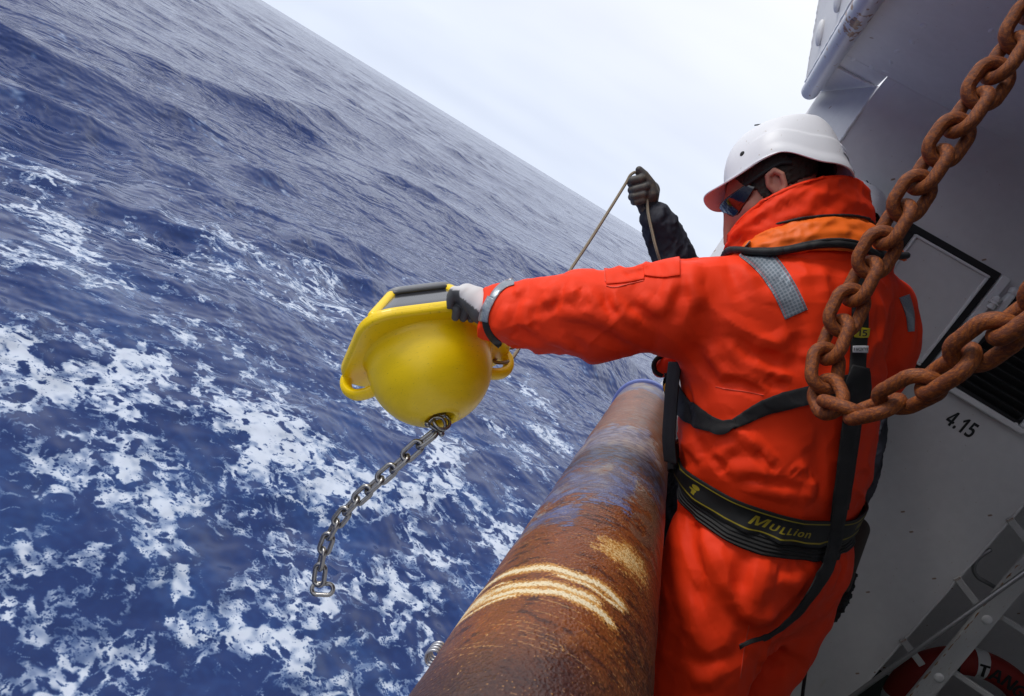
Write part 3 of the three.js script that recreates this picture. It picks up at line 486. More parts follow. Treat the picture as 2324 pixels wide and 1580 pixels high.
  const pts = px.map(([x, y], i) => to(x, y, i * 0.002)), ch = thing('mooring_chain', pts[0].clone(), 'shiny grey steel chain dangling below the yellow buoy', 'chain');
  chain(ch, 'link', pts, 0.0115, steel, (i) => (i % 2 ? 0.25 : Math.PI / 2 - 0.45), FWD.clone().negate(), 0);
  const last = mesh('link', new THREE.TubeGeometry(new Oval(0.0125, 0.0125), 52, 0.0052, 14, true), steel, ch, to(787, 1439, 0.024).sub(pts[0]));
  const lx = RIGHT.clone().addScaledVector(UPV, -0.04).normalize(), lz = FWD.clone().negate().addScaledVector(UPV, 0.25); lz.addScaledVector(lx, -lz.dot(lx)).normalize();
  last.quaternion.setFromRotationMatrix(new THREE.Matrix4().makeBasis(new THREE.Vector3().crossVectors(lx, lz), lx, lz));
}

// ------------------------------------------------------------------ modelling with distance fields
// People are modelled in a frame with x to the right, y up and z away along the line of sight, then placed in the world.
const F2 = 1549.6, mm = (x, y, d) => V((x - 1162) / F2 * d, (790 - y) / F2 * d, d);
const toWorld = (p) => camera.position.clone().addScaledVector(RIGHT, p.x).addScaledVector(UPV, p.y).addScaledVector(FWD, p.z);
const toFrame = (w) => { const q = w.clone().sub(camera.position); return V(q.dot(RIGHT), q.dot(UPV), q.dot(FWD)); };
const smin = (a, b, k) => { const h = Math.max(k - Math.abs(a - b), 0) / k; return Math.min(a, b) - h * h * k * 0.25; };
/** Chain of tapered capsules through [Vector3, radius] joints. */
function limb(joints) {
  const seg = []; let lo = V(1e9, 1e9, 1e9), hi = V(-1e9, -1e9, -1e9);
  joints.forEach(([p, r]) => { lo.min(p.clone().subScalar(r)); hi.max(p.clone().addScalar(r)); });
  for (let i = 0; i + 1 < joints.length; i++) { const [a, ra] = joints[i], [b, rb] = joints[i + 1], dx = b.x - a.x, dy = b.y - a.y, dz = b.z - a.z; seg.push([a.x, a.y, a.z, dx, dy, dz, 1 / (dx * dx + dy * dy + dz * dz), ra, rb - ra]); }
  return (x, y, z) => {
    const ox = Math.max(lo.x - x, x - hi.x, 0), oy = Math.max(lo.y - y, y - hi.y, 0), oz = Math.max(lo.z - z, z - hi.z, 0), o = Math.sqrt(ox * ox + oy * oy + oz * oz); if (o > 0.12) return o;
    let m = 1e9;
    for (const s of seg) { const px = x - s[0], py = y - s[1], pz = z - s[2], t = clamp((px * s[3] + py * s[4] + pz * s[5]) * s[6]), qx = px - s[3] * t, qy = py - s[4] * t, qz = pz - s[5] * t, d = Math.sqrt(qx * qx + qy * qy + qz * qz) - s[7] - s[8] * t; if (d < m) m = d; }
    return m;
  };
}
function ellipsoid(c, ex, ey, ez, rx, ry, rz) { // axes are unit vectors
  const m = Math.min(rx, ry, rz);
  return (x, y, z) => { const px = x - c.x, py = y - c.y, pz = z - c.z, a = (px * ex.x + py * ex.y + pz * ex.z) / rx, b = (px * ey.x + py * ey.y + pz * ey.z) / ry, d = (px * ez.x + py * ez.y + pz * ez.z) / rz, k = Math.sqrt(a * a + b * b + d * d), g = Math.sqrt(a * a / (rx * rx) + b * b / (ry * ry) + d * d / (rz * rz)) || 1 / m; return k < 0.05 ? -m : k * (k - 1) / g; };
}
const gradient = (f, p, e = 0.0015) => V(f(p.x + e, p.y, p.z) - f(p.x - e, p.y, p.z), f(p.x, p.y + e, p.z) - f(p.x, p.y - e, p.z), f(p.x, p.y, p.z + e) - f(p.x, p.y, p.z - e)).normalize();
/** Meshes the zero surface of f (coarse tells how far away it is, roughly); vertices are relative to base, in the world. */
function skin(f, coarse, lo, hi, h, base, project = 2, paint) {
  const nx = Math.ceil((hi.x - lo.x) / h) + 1, ny = Math.ceil((hi.y - lo.y) / h) + 1, nz = Math.ceil((hi.z - lo.z) / h) + 1, val = new Float32Array(nx * ny * nz), Bk = 6, margin = h * Bk * 0.9 + 0.05;
  for (let bz = 0; bz < nz; bz += Bk) for (let by = 0; by < ny; by += Bk) for (let bx = 0; bx < nx; bx += Bk) {
    const c = coarse(lo.x + (bx + Bk / 2) * h, lo.y + (by + Bk / 2) * h, lo.z + (bz + Bk / 2) * h), far = Math.abs(c) > margin;
    for (let z = bz; z < Math.min(nz, bz + Bk); z++) for (let y = by; y < Math.min(ny, by + Bk); y++) for (let x = bx, o = (z * ny + y) * nx + bx; x < Math.min(nx, bx + Bk); x++, o++) val[o] = far ? c : f(lo.x + x * h, lo.y + y * h, lo.z + z * h);
  }
  const cell = new Int32Array(nx * ny * nz).fill(-1), pts = [], idx = [], off = [0, 1, nx, nx + 1, nx * ny, nx * ny + 1, nx * ny + nx, nx * ny + nx + 1];
  const ed = [[0, 1], [2, 3], [4, 5], [6, 7], [0, 2], [1, 3], [4, 6], [5, 7], [0, 4], [1, 5], [2, 6], [3, 7]];
  for (let z = 0; z + 1 < nz; z++) for (let y = 0; y + 1 < ny; y++) for (let x = 0, o = (z * ny + y) * nx; x + 1 < nx; x++, o++) {
    let m = 0; for (let k = 0; k < 8; k++) if (val[o + off[k]] < 0) m |= 1 << k; if (m === 0 || m === 255) continue;
    let sx = 0, sy = 0, sz = 0, n = 0;
    for (const [a, b] of ed) { const va = val[o + off[a]], vb = val[o + off[b]]; if ((va < 0) === (vb < 0)) continue; const t = va / (va - vb); sx += mix(a & 1, b & 1, t); sy += mix((a >> 1) & 1, (b >> 1) & 1, t); sz += mix(a >> 2, b >> 2, t); n++; }
    cell[o] = pts.length; pts.push(V(lo.x + (x + sx / n) * h, lo.y + (y + sy / n) * h, lo.z + (z + sz / n) * h));
  }
  const quad = (a, b, c, d, flip) => { if (a < 0 || b < 0 || c < 0 || d < 0) return; flip ? idx.push(a, c, b, a, d, c) : idx.push(a, b, c, a, c, d); };
  for (let z = 1; z + 1 < nz; z++) for (let y = 1; y + 1 < ny; y++) for (let x = 1, o = (z * ny + y) * nx + 1; x + 1 < nx; x++, o++) {
    const s = val[o] < 0;
    if (s !== val[o + 1] < 0) quad(cell[o], cell[o - nx], cell[o - nx - nx * ny], cell[o - nx * ny], s);
    if (s !== val[o + nx] < 0) quad(cell[o], cell[o - nx * ny], cell[o - 1 - nx * ny], cell[o - 1], s);
    if (s !== val[o + nx * ny] < 0) quad(cell[o], cell[o - 1], cell[o - 1 - nx], cell[o - nx], s);
  }
  const pos = new Float32Array(pts.length * 3), nor = new Float32Array(pts.length * 3), col = paint && new Float32Array(pts.length * 3);
  pts.forEach((p, i) => {
    for (let k = 0; k < project; k++) { const g = gradient(f, p, h * 0.4); p.addScaledVector(g, -clamp(f(p.x, p.y, p.z), -h, h)); }
    const g = gradient(f, p, h * 0.35), w = toWorld(p).sub(base);
    pos.set([w.x, w.y, w.z], i * 3);
    nor.set([RIGHT.x * g.x + UPV.x * g.y + FWD.x * g.z, RIGHT.y * g.x + UPV.y * g.y + FWD.y * g.z, RIGHT.z * g.x + UPV.z * g.y + FWD.z * g.z], i * 3);
    if (paint) col.set(paint(p, g), i * 3);
  });
  const g = new THREE.BufferGeometry(); g.setAttribute('position', new THREE.BufferAttribute(pos, 3)); g.setAttribute('normal', new THREE.BufferAttribute(nor, 3)); if (paint) g.setAttribute('color', new THREE.BufferAttribute(col, 3)); g.setIndex(idx); return g;
}
/** Where the line of sight through view position (x, y) meets f; else the point of that line nearest to it. */
function onto(f, x, y, from = 1.0, to = 2.0) {
  const dx = (x - 1162) / F2, dy = (790 - y) / F2; let t = from, best = 1e9, bt = t;
  for (let i = 0; i < 160 && t < to; i++) { const d = f(dx * t, dy * t, t); if (d < best) { best = d; bt = t; } if (d < 0.0004) break; t += Math.max(0.0012, d * 0.6); }
  const p = V(dx * bt, dy * bt, bt); return [p, gradient(f, p, 0.003), best];
}
/** A strip of cloth or webbing of the given width (view units) along a path of view positions, lying on the surface of f. */
function strip(f, path, width, out, thick, base, n = 60, cross = 5, uvLen = 1, from = 1.0) {
  const c = new THREE.CatmullRomCurve3(path.map(([x, y]) => V(x, y, 0)), false, 'centripetal'), rows = [];
  for (let j = 0; j <= n; j++) {
    const p = c.getPointAt(j / n), t = c.getTangentAt(j / n), w = typeof width === 'function' ? width(j / n) : width, row = [];
    for (let i = 0; i <= cross; i++) { const s = (i / cross - 0.5) * w, [q, g] = onto(f, p.x - t.y * s, p.y + t.x * s, from); row.push(toWorld(q.addScaledVector(g, out)).sub(base)); }
    rows.push(row);
  }
  return shellGeo(cross, n, (u, v, i, j) => rows[j][i], thick, (u, v) => [v * uvLen, u]);
}
/** A band that goes right round f: path of centre points is found by marching outwards from an axis point in a tilted plane. */
function wrap(f, centre, ax, ay, up, width, out, thick, base, n = 120, cross = 5, uvLen = 1, reach = 0.4, a0 = 0, a1 = Math.PI * 2) {
  const rows = [];
  for (let j = 0; j <= n; j++) {
    const a = mix(a0, a1, j / n), d = ax.clone().multiplyScalar(Math.cos(a)).addScaledVector(ay, Math.sin(a)), row = [];
    for (let i = 0; i <= cross; i++) {
      const c = centre.clone().addScaledVector(up, (i / cross - 0.5) * width); let t = 0.02;
      for (let k = 0; k < 90 && t < reach; k++) { const q = f(c.x + d.x * t, c.y + d.y * t, c.z + d.z * t); if (q > -0.0005) break; t += Math.max(0.001, -q * 0.7); }
      row.push(t);
    }
    rows.push(row);
  }
  for (let pass = 0; pass < 2; pass++) for (let j = 0; j <= n; j++) { const A = rows[(j + n - 1) % n], Bq = rows[(j + 1) % n]; for (let i = 0; i <= cross; i++) rows[j][i] = Math.max(rows[j][i], (A[i] + Bq[i]) / 2, ...(i ? [rows[j][i - 1] - width * 0.12] : [])); }
  return shellGeo(cross, n, (u, v, i, j) => { const a = mix(a0, a1, j / n), d = ax.clone().multiplyScalar(Math.cos(a)).addScaledVector(ay, Math.sin(a)); return toWorld(centre.clone().addScaledVector(up, (i / cross - 0.5) * width).addScaledVector(d, rows[j][i] + out)).sub(base); }, thick, (u, v) => [v * uvLen, u]);
}
/** Rings seen as [xLeft, yLeft, xRight, yRight, rise of the near side, depth, half depth]: a loft between them, nu round. */
function ringPoint(r, a) {
  const [xl, yl, xr, yr, rise, d, hz] = r, c = Math.cos(a), s = Math.sin(a);
  return mm((xl + xr) / 2 + c * (xr - xl) / 2, (yl + yr) / 2 + c * (yr - yl) / 2 - s * rise, d - s * hz);
}
function loft(rings, nu, nv, base, thick, wobble, a0 = 0, a1 = Math.PI * 2) {
  const at2 = (v) => { const k = v * (rings.length - 1), i = Math.min(rings.length - 2, Math.floor(k)), t = k - i, P = (j) => rings[clamp(j, 0, rings.length - 1)]; return P(i).map((_, q) => { const p0 = P(i - 1)[q], p1 = P(i)[q], p2 = P(i + 1)[q], p3 = P(i + 2)[q]; return 0.5 * (2 * p1 + (p2 - p0) * t + (2 * p0 - 5 * p1 + 4 * p2 - p3) * t * t + (3 * p1 - p0 - 3 * p2 + p3) * t * t * t); }); };
  return shellGeo(nu, nv, (u, v) => { const a = mix(a1, a0, u), r = at2(v), p = ringPoint(r, a); if (wobble) { const w = wobble(u, v, a), dir = V(Math.cos(a), 0, -Math.sin(a)); p.addScaledVector(dir, w); } return toWorld(p).sub(base); }, thick);
}

// ------------------------------------------------------------------ the man in orange
const orange = phy(lin(0.92, 0.046, 0.008), 0.6, { specularIntensity: 0.35 });
const lightOrange = phy(lin(0.90, 0.15, 0.012), 0.5, { specularIntensity: 0.5 });
const webbing = std(lin(0.011, 0.011, 0.012), 0.75), skinTone = phy(lin(0.52, 0.24, 0.17), 0.5);
const man = {};
{
  const PSI = 0.62, cw = Math.cos(PSI), sw = Math.sin(PSI), RAT = 0.70, norm = Math.sqrt(cw * cw + RAT * RAT * sw * sw);
  const rows = [[560, 1760, 1960, 1.53], [580, 1715, 1985, 1.53], [605, 1655, 2010, 1.53], [645, 1600, 2028, 1.53], [700, 1562, 2030, 1.53], [760, 1548, 2026, 1.53], [830, 1540, 2018, 1.53], [900, 1534, 2012, 1.53], [1000, 1528, 1998, 1.53], [1060, 1530, 1990, 1.53], [1100, 1538, 1982, 1.53], [1150, 1546, 1966, 1.53], [1200, 1540, 1945, 1.53], [1260, 1528, 1932, 1.53], [1320, 1524, 1908, 1.53], [1380, 1532, 1862, 1.53], [1430, 1560, 1800, 1.53]]
    .map(([y, l, r, d]) => [(790 - y) / F2 * d, ((l + r) / 2 - 1162) / F2 * d, (r - l) / 2 / F2 * d / norm, d]);
  const yTop = rows[0][0], yBot = rows[rows.length - 1][0];
  const torso = (x, y, z) => {
    const yc = clamp(y, yBot, yTop); let i = 0; while (i < rows.length - 2 && rows[i + 1][0] > yc) i++;
    const a = rows[i], b = rows[i + 1], t = (yc - a[0]) / (b[0] - a[0]), cx = mix(a[1], b[1], t), A = mix(a[2], b[2], t), zc = mix(a[3], b[3], t), B = A * RAT;
    const dx = x - cx, dz = z - zc, u = dx * cw + dz * sw, v = -dx * sw + dz * cw, k = Math.sqrt((u / A) ** 2 + (v / B) ** 2), g = Math.sqrt(u * u / A ** 4 + v * v / B ** 4) || 1 / B, d = k < 0.05 ? -B : k * (k - 1) / g, oy = y > yTop ? y - yTop : y < yBot ? yBot - y : 0;
    return oy > 0 ? (d > 0 ? Math.hypot(d, oy) : Math.max(oy + d * 0.0, oy)) : Math.max(d, Math.max(y - yTop, yBot - y));
  };
  const J = (x, y, d, r) => [mm(x, y, d), r];
  const cutA = mm(1100, 652, 1.5), cutB = mm(1086, 742, 1.5), arm0 = limb([J(1088, 716, 1.50, 0.048), J(1118, 714, 1.50, 0.060), J(1144, 713, 1.50, 0.068), J(1190, 716, 1.495, 0.075), J(1242, 717, 1.485, 0.085), J(1290, 713, 1.475, 0.089), J(1326, 712, 1.465, 0.097), J(1360, 718, 1.46, 0.100), J(1396, 711, 1.45, 0.094), J(1440, 703, 1.44, 0.089), J(1480, 698, 1.435, 0.092), J(1536, 700, 1.43, 0.103), J(1620, 702, 1.44, 0.112), J(1720, 720, 1.50, 0.11)]);
  const armL = (x, y, z) => { const t = (y - cutA.y) / (cutB.y - cutA.y); return Math.max(arm0(x, y, z), (mix(cutA.x, cutB.x, t) - x) * 0.95); };
  const armR = limb([J(1900, 680, 1.60, 0.11), J(1985, 705, 1.63, 0.092), J(1992, 780, 1.66, 0.092), J(1985, 840, 1.70, 0.080), J(1900, 880, 1.78, 0.07), J(1780, 860, 1.86, 0.06)]);
  const footL = toFrame(S(0.46, DECK + 0.09, -1.18)), footR = toFrame(S(0.66, DECK + 0.09, -1.42)), kneeL = mm(1565, 1640, 1.46), kneeR = mm(1660, 1640, 1.62);
  const legL = limb([J(1650, 1270, 1.46, 0.128), J(1628, 1360, 1.455, 0.125), J(1597, 1480, 1.45, 0.108), J(1572, 1590, 1.45, 0.096), [kneeL, 0.085], [kneeL.clone().lerp(footL, 0.5), 0.075], [footL, 0.06]]);
  const legR = limb([J(1800, 1270, 1.59, 0.118), J(1775, 1360, 1.60, 0.112), J(1732, 1460, 1.61, 0.102), J(1665, 1580, 1.62, 0.092), [kneeR, 0.082], [kneeR.clone().lerp(footR, 0.5), 0.075], [footR, 0.06]]);
  const plain = (x, y, z) => smin(smin(smin(smin(torso(x, y, z), armL(x, y, z), 0.07), armR(x, y, z), 0.05), legL(x, y, z), 0.05), legR(x, y, z), 0.05);
  // folds: [height mm (ridge +, valley -), width mm, view positions...] traced over the suit as it hangs
  const Z4 = (p) => [1440.9 + p[0] * 0.35293, 511.3 + p[1] * 0.35293], Z5 = (p) => [1440.9 + p[0] * 0.41178, 929.6 + p[1] * 0.41178], ZA = (p) => [976.1 + p[0] / 3.571, 557.8 + p[1] / 3.571], ZB = (p) => [1487.4 + p[0] * 0.22000, 976.1 + p[1] * 0.22000];
  const folds = [
    // sleeve
    [ZA, 9, 14, [1060, 275], [1000, 420], [920, 480]], [ZA, -8, 12, [1100, 300], [1010, 480], [880, 560]], [ZA, 9, 16, [1150, 215], [1180, 380], [1290, 490]], [ZA, -9, 12, [1190, 300], [1230, 430], [1330, 500]], [ZA, 7, 12, [1340, 400], [1330, 520], [1440, 600]], [ZA, -8, 12, [1390, 380], [1470, 500], [1560, 560]], [ZA, 9, 14, [1460, 430], [1580, 560], [1720, 620]],
    [ZA, -10, 18, [1050, 610], [1250, 650], [1450, 740], [1650, 800]], [ZA, 8, 16, [1000, 560], [1200, 590], [1420, 620], [1600, 740], [1780, 830]], [ZA, -7, 12, [1100, 700], [1180, 780], [1260, 860]], [ZA, 7, 12, [960, 740], [1080, 800], [1150, 850]],
    [ZA, 7, 12, [640, 470], [590, 600], [600, 700]], [ZA, -6, 10, [560, 620], [640, 700], [700, 740]], [ZA, 8, 14, [790, 430], [760, 560], [800, 700]], [ZA, -7, 12, [700, 640], [780, 720], [900, 780]], [ZA, 6, 12, [600, 640], [680, 760], [760, 820]], [ZA, -6, 10, [860, 480], [830, 600], [860, 700]], [ZA, 6, 11, [770, 270], [730, 350], [690, 400]], [ZA, -5, 10, [380, 480], [385, 600], [400, 690]],
    [ZA, 8, 16, [1600, 230], [1680, 190], [1740, 160]], [ZA, -7, 12, [1560, 250], [1650, 225], [1730, 190]], [ZA, 7, 14, [1980, 300], [1880, 480], [1800, 560]], [ZA, -8, 14, [2040, 320], [2000, 500], [1960, 640]], [ZA, 8, 14, [2120, 120], [2130, 330], [2200, 500]], [ZA, -6, 12, [2060, 150], [2080, 330], [2100, 480]], [ZA, 6, 12, [1700, 400], [1800, 470], [1900, 560]], [ZA, -6, 12, [1600, 470], [1700, 560], [1850, 640]],
    // shoulder and back
    [Z4, -10, 16, [400, 500], [450, 600], [480, 720], [460, 790]], [Z4, 9, 18, [380, 260], [360, 380], [400, 560]], [Z4, 8, 18, [640, 200], [700, 300], [790, 410]], [Z4, -7, 16, [600, 250], [660, 380], [700, 470]], [Z4, 9, 18, [470, 780], [530, 900], [620, 1000]], [Z4, -9, 16, [360, 760], [440, 880], [540, 1000]], [Z4, 10, 18, [560, 740], [680, 860], [800, 1000]], [Z4, -10, 14, [620, 760], [780, 850], [960, 890], [1060, 900]], [Z4, 9, 16, [740, 820], [860, 940], [1000, 1010]], [Z4, -9, 12, [850, 960], [900, 1010], [990, 1030]], [Z4, 7, 14, [1000, 700], [900, 760], [760, 770]], [Z4, -6, 16, [1280, 260], [1290, 360], [1320, 460]], [Z4, 6, 18, [1190, 270], [1230, 360], [1250, 480]], [Z4, -6, 16, [1040, 680], [1060, 800], [1040, 930]], [Z4, 6, 16, [1090, 640], [1130, 780], [1110, 900]],
    [Z4, 7, 14, [370, 1080], [420, 1180], [440, 1300]], [Z4, -7, 12, [330, 1030], [370, 1160], [380, 1320]], [Z4, -8, 14, [560, 1010], [700, 1020], [840, 1080]], [Z4, 6, 14, [1560, 420], [1590, 620], [1560, 800]], [Z4, -6, 14, [1660, 430], [1690, 600], [1660, 820]], [Z4, 6, 14, [1740, 520], [1790, 660], [1760, 800]],
    // above the belt
    [Z5, 10, 14, [440, 290], [500, 210], [570, 180]], [Z5, -10, 12, [430, 250], [470, 310], [500, 350]], [Z5, 9, 16, [500, 340], [640, 330], [780, 345]], [Z5, -10, 14, [640, 190], [720, 290], [790, 350]], [Z5, 9, 14, [590, 120], [700, 230], [790, 330]], [Z5, -8, 14, [560, 380], [720, 410], [900, 440]], [Z5, 8, 14, [870, 370], [910, 340], [950, 310]], [Z5, -7, 10, [870, 330], [900, 360], [940, 350]], [Z5, 9, 14, [980, 380], [975, 440], [940, 500]], [Z5, -9, 14, [950, 200], [985, 300], [1010, 420]], [Z5, 6, 14, [280, 150], [330, 240], [360, 300]], [Z5, -6, 12, [350, 140], [370, 210], [380, 260]], [Z5, 7, 14, [600, 400], [760, 450], [900, 490]], [Z5, -6, 12, [1000, 150], [1020, 330], [1030, 480]],
    // seat and legs
    [Z5, 9, 16, [230, 500], [300, 520], [400, 480]], [Z5, -9, 14, [300, 520], [320, 620], [340, 700]], [Z5, 9, 16, [380, 530], [340, 610], [330, 640]], [Z5, 10, 22, [360, 640], [440, 840], [520, 1050]], [Z5, -9, 18, [290, 620], [350, 820], [440, 1000]], [Z5, -10, 14, [640, 640], [720, 740], [780, 775]], [Z5, 9, 12, [800, 690], [790, 740], [770, 775]], [Z5, 9, 16, [560, 600], [680, 720], [760, 790]], [Z5, -9, 16, [620, 780], [590, 900], [560, 1010]], [Z5, 10, 20, [730, 830], [690, 960], [640, 1110]], [Z5, -9, 14, [880, 720], [930, 810], [980, 900]], [Z5, 9, 12, [900, 710], [960, 800], [990, 890]], [Z5, -9, 12, [940, 720], [990, 790], [1010, 850]], [Z5, 8, 12, [960, 730], [1000, 780], [1020, 830]], [Z5, -8, 16, [790, 860], [840, 900], [900, 870]], [Z5, 8, 16, [800, 900], [880, 960], [920, 1000]], [Z5, -13, 22, [420, 1040], [540, 1170], [640, 1235], [760, 1215], [900, 1090]], [Z5, 8, 20, [560, 1100], [680, 1170], [800, 1120]], [Z5, 8, 20, [220, 900], [300, 1100], [380, 1330]], [Z5, -8, 16, [360, 930], [380, 1100], [460, 1260]], [Z5, -9, 18, [600, 1240], [560, 1350], [380, 1410]], [Z5, 8, 18, [500, 1400], [400, 1480], [300, 1500]], [Z5, 7, 14, [620, 1280], [700, 1360], [860, 1330]], [Z5, -7, 14, [640, 1330], [760, 1440], [830, 1420]], [Z5, 8, 14, [1080, 780], [1110, 880], [1080, 1000]], [Z5, -8, 12, [1110, 760], [1150, 850], [1120, 960]], [Z5, 6, 14, [1000, 1000], [920, 1120], [800, 1220]], [Z5, -6, 14, [250, 1200], [200, 1350], [160, 1480]],
    [ZB, -9, 40, [100, 340], [500, 600], [900, 830], [1400, 970], [1900, 1010], [2200, 980]],
  ].map(([Zf, amp, w, ...p]) => { const q = p.map((e) => { const v = Zf(e); return onto(plain, v[0], v[1])[0]; }); const lo = V(1e9, 1e9, 1e9), hi = V(-1e9, -1e9, -1e9); q.forEach((e) => { lo.min(e); hi.max(e); }); return { amp: amp / 1000, w: w / 1100, q, lo: lo.subScalar(w * 0.004), hi: hi.addScalar(w * 0.004) }; });
  const foldAt = (x, y, z) => {
    let s = 0;
    for (const f of folds) {
      if (x < f.lo.x || x > f.hi.x || y < f.lo.y || y > f.hi.y || z < f.lo.z || z > f.hi.z) continue;
      let best = 1e9, bt = 0; const n = f.q.length - 1;
      for (let i = 0; i < n; i++) { const a = f.q[i], b = f.q[i + 1], dx = b.x - a.x, dy = b.y - a.y, dz = b.z - a.z, t = clamp(((x - a.x) * dx + (y - a.y) * dy + (z - a.z) * dz) / (dx * dx + dy * dy + dz * dz)), d = Math.hypot(x - a.x - dx * t, y - a.y - dy * t, z - a.z - dz * t); if (d < best) { best = d; bt = (i + t) / n; } }
      const e = best / f.w; if (e > 3.1) continue;
      s += 1.15 * f.amp * (0.8 * Math.max(0, 1 - e / 1.7) + 0.2 * Math.exp(-e * e)) * (1 - sstep(2, 3.1, e)) * Math.min(1, 0.25 + 3.2 * Math.min(bt, 1 - bt));
    }
    return s;
  };
  const crumple = (x, y, z) => {
    const wx = x + 0.012 * n3(x * 14, y * 14, z * 14), r1 = Math.abs(n3(wx * 4.6 + y * 2.2, y * 3.8 - wx, z * 4.5)), r2 = Math.abs(n3(wx * 10 + y * 5 + 3, y * 7.5 - wx * 3, z * 9)), r3 = Math.abs(n3(wx * 24 + 8, y * 20 + wx * 9, z * 22));
    // long drag folds: slanting across the sleeve, round the waist, down the legs
    const arm = sstep(0.36, 0.28, x), leg = sstep(-0.36, -0.44, y), q = 0.22 * n3(x * 6, y * 6, z * 6 + 3), da = Math.abs(n3(x * 2.5 + y * 3, (y * 0.75 - x) * 10 + q, z * 4)), dt = Math.abs(n3(x * 3 - y + 9, (x * 0.32 + y) * 9.5 + q, z * 3.5)), dl = Math.abs(n3(x * 9 + y * 2 + q, y * 2.6, z * 6 + 4)), env = sstep(-0.35, 0.45, n3(x * 4.5 + 20, y * 4.5, z * 4.5));
    const drag = mix(mix(dt, dl, leg), da, arm);
    return 0.008 * (0.45 - r1) + 0.012 * env * (0.34 - Math.min(drag, 0.6)) + 0.0020 * (0.4 - r2);
  };
  const suit = (x, y, z) => { const d = plain(x, y, z); if (Math.abs(d) > 0.06) return d - Math.sign(d) * 0.01; return (d - foldAt(x, y, z) - crumple(x, y, z)) * 0.8; };
  man.suit = suit; man.plain = plain;
  const base = S(0.56, DECK, -1.3);
  const root = thing('person', base, 'man in bright orange survival suit and white helmet holding out the yellow buoy', 'person'); man.root = root; man.base = base;
  const smooth = (x, y, z) => plain(x, y, z);
  // cuff: the sleeve is open at the hand
  mesh('survival_suit', skin(suit, smooth, V(-0.12, -1.35, 1.15), V(0.98, 0.28, 2.15), 0.0058, base), orange, root);
  // boots
  for (const [f, k] of [[footL, kneeL], [footR, kneeR]]) { const fw = toWorld(f), g = limb([[f.clone(), 0.062], [toFrame(fw.clone().add(V(-0.10, -0.045, -0.12))), 0.045], [toFrame(fw.clone().add(V(-0.14, -0.05, -0.16))), 0.04]]), lo = f.clone().subScalar(0.32), hi = f.clone().addScalar(0.32); mesh('boot', skin(g, g, lo, hi, 0.012, base), webbing, root); void k; }
}
{
  const { suit, root, base } = man, blackTrim = std(lin(0.010, 0.010, 0.011), 0.7);
  const tapeMap = tex(512, 128, (u, v, o) => {   // reflective tape: grey with a pattern of dots and a red stitched edge
    const x = (u * 26) % 1 - 0.5, y = (v * 6.5) % 1 - 0.5, dot = sstep(0.42, 0.34, Math.hypot(x, y)), e = Math.min(v, 1 - v), st = e > 0.07 && e < 0.10 && (u * 90) % 1 < 0.6 ? 1 : 0, c = fbm2(u * 14, v * 4, 3) * 14;
    o[0] = mix(mix(150, 112, dot), 190, st) + c; o[1] = mix(mix(158, 124, dot), 60, st) + c; o[2] = mix(mix(166, 134, dot), 60, st) + c;
  });
  const tape = std(lin(1, 1, 1), 0.32, { map: tapeMap, metalness: 0.25 });
  const weave = tex(256, 64, (u, v, o) => { o[0] = o[1] = o[2] = 128 + 70 * Math.sin(u * 6.283 * 64) * Math.sin(v * 6.283 * 12); }, false);
  const strapMat = std(lin(0.010, 0.010, 0.011), 0.62, { bumpMap: weave, bumpScale: 0.0012 });
  // collar of the suit, folded high round the neck
  const crease = (s) => (u, v, a) => 0.005 * n2(u * 9 + s, v * 2) + 0.0045 * (1 - Math.abs(n2(u * 16 + s, v * 3 + u * 9))) * sstep(0, 0.3, v);
  const collarRings = [[1650, 598, 1990, 540, 30, 1.545, 0.150], [1652, 585, 1985, 515, 47, 1.545, 0.142], [1648, 572, 1984, 490, 56, 1.545, 0.140], [1648, 562, 1978, 465, 64, 1.545, 0.136], [1650, 554, 1970, 442, 72, 1.545, 0.130], [1654, 552, 1964, 438, 74, 1.545, 0.126]];
  mesh('collar', loft(collarRings, 120, 26, base, 0.005, crease(3), 0.0, Math.PI * 1.75), orange, root);
  const lip = (rings, a0, a1, lift) => { const p = []; for (let i = 0; i <= 60; i++) p.push(toWorld(ringPoint(rings[rings.length - 1], mix(a0, a1, i / 60)).add(V(0, lift, 0))).sub(base)); return p; };
  mesh('collar_edge', tubeGeo(lip(collarRings, 0, Math.PI * 1.75, -0.001), 0.0052, 160, 8), orange, root);
  // folded lifejacket collar with black piping
  const jr = [[1640, 590, 2050, 592, 22, 1.55, 0.185], [1655, 582, 2046, 578, 33, 1.55, 0.186], [1668, 574, 2026, 552, 40, 1.55, 0.180], [1676, 566, 2002, 528, 42, 1.55, 0.166], [1684, 561, 1985, 518, 44, 1.55, 0.150]];
  const wave = (u, v, a) => 0.006 * Math.sin(a * 5.2 + 1.4) * (1 - v) + 0.004 * n2(u * 12, v * 3) + 0.004 * (1 - Math.abs(n2(u * 22, v * 2 + u * 8)));
  const jacket = mesh('lifejacket_collar', loft(jr, 140, 18, base, 0.006, wave, 0.0, Math.PI * 1.7), lightOrange, root);
  const piping = (k, lift, rad, name, wob) => { const p = []; for (let i = 0; i <= 90; i++) { const u = i / 90, a = mix(0.0, Math.PI * 1.7, u), q = ringPoint(jr[k], a), w = wave(1 - u, k / 4, a); q.add(V(Math.cos(a) * w, lift + (wob ? 0.007 * Math.sin(a * 4.3 + 2.1) : 0), -Math.sin(a) * (w + 0.004))); p.push(toWorld(q).sub(base)); } mesh(name, tubeGeo(p, rad, 220, 8), blackTrim, jacket); };
  piping(0, 0.006, 0.0080, 'black_piping', true); piping(1, -0.006, 0.0045, 'black_piping', true); piping(4, 0.001, 0.0030, 'black_seam', false);
  const flap = [[1678, 575, 2030, 585, 10, 1.55, 0.175], [1660, 612, 2022, 640, 4, 1.55, 0.176]];
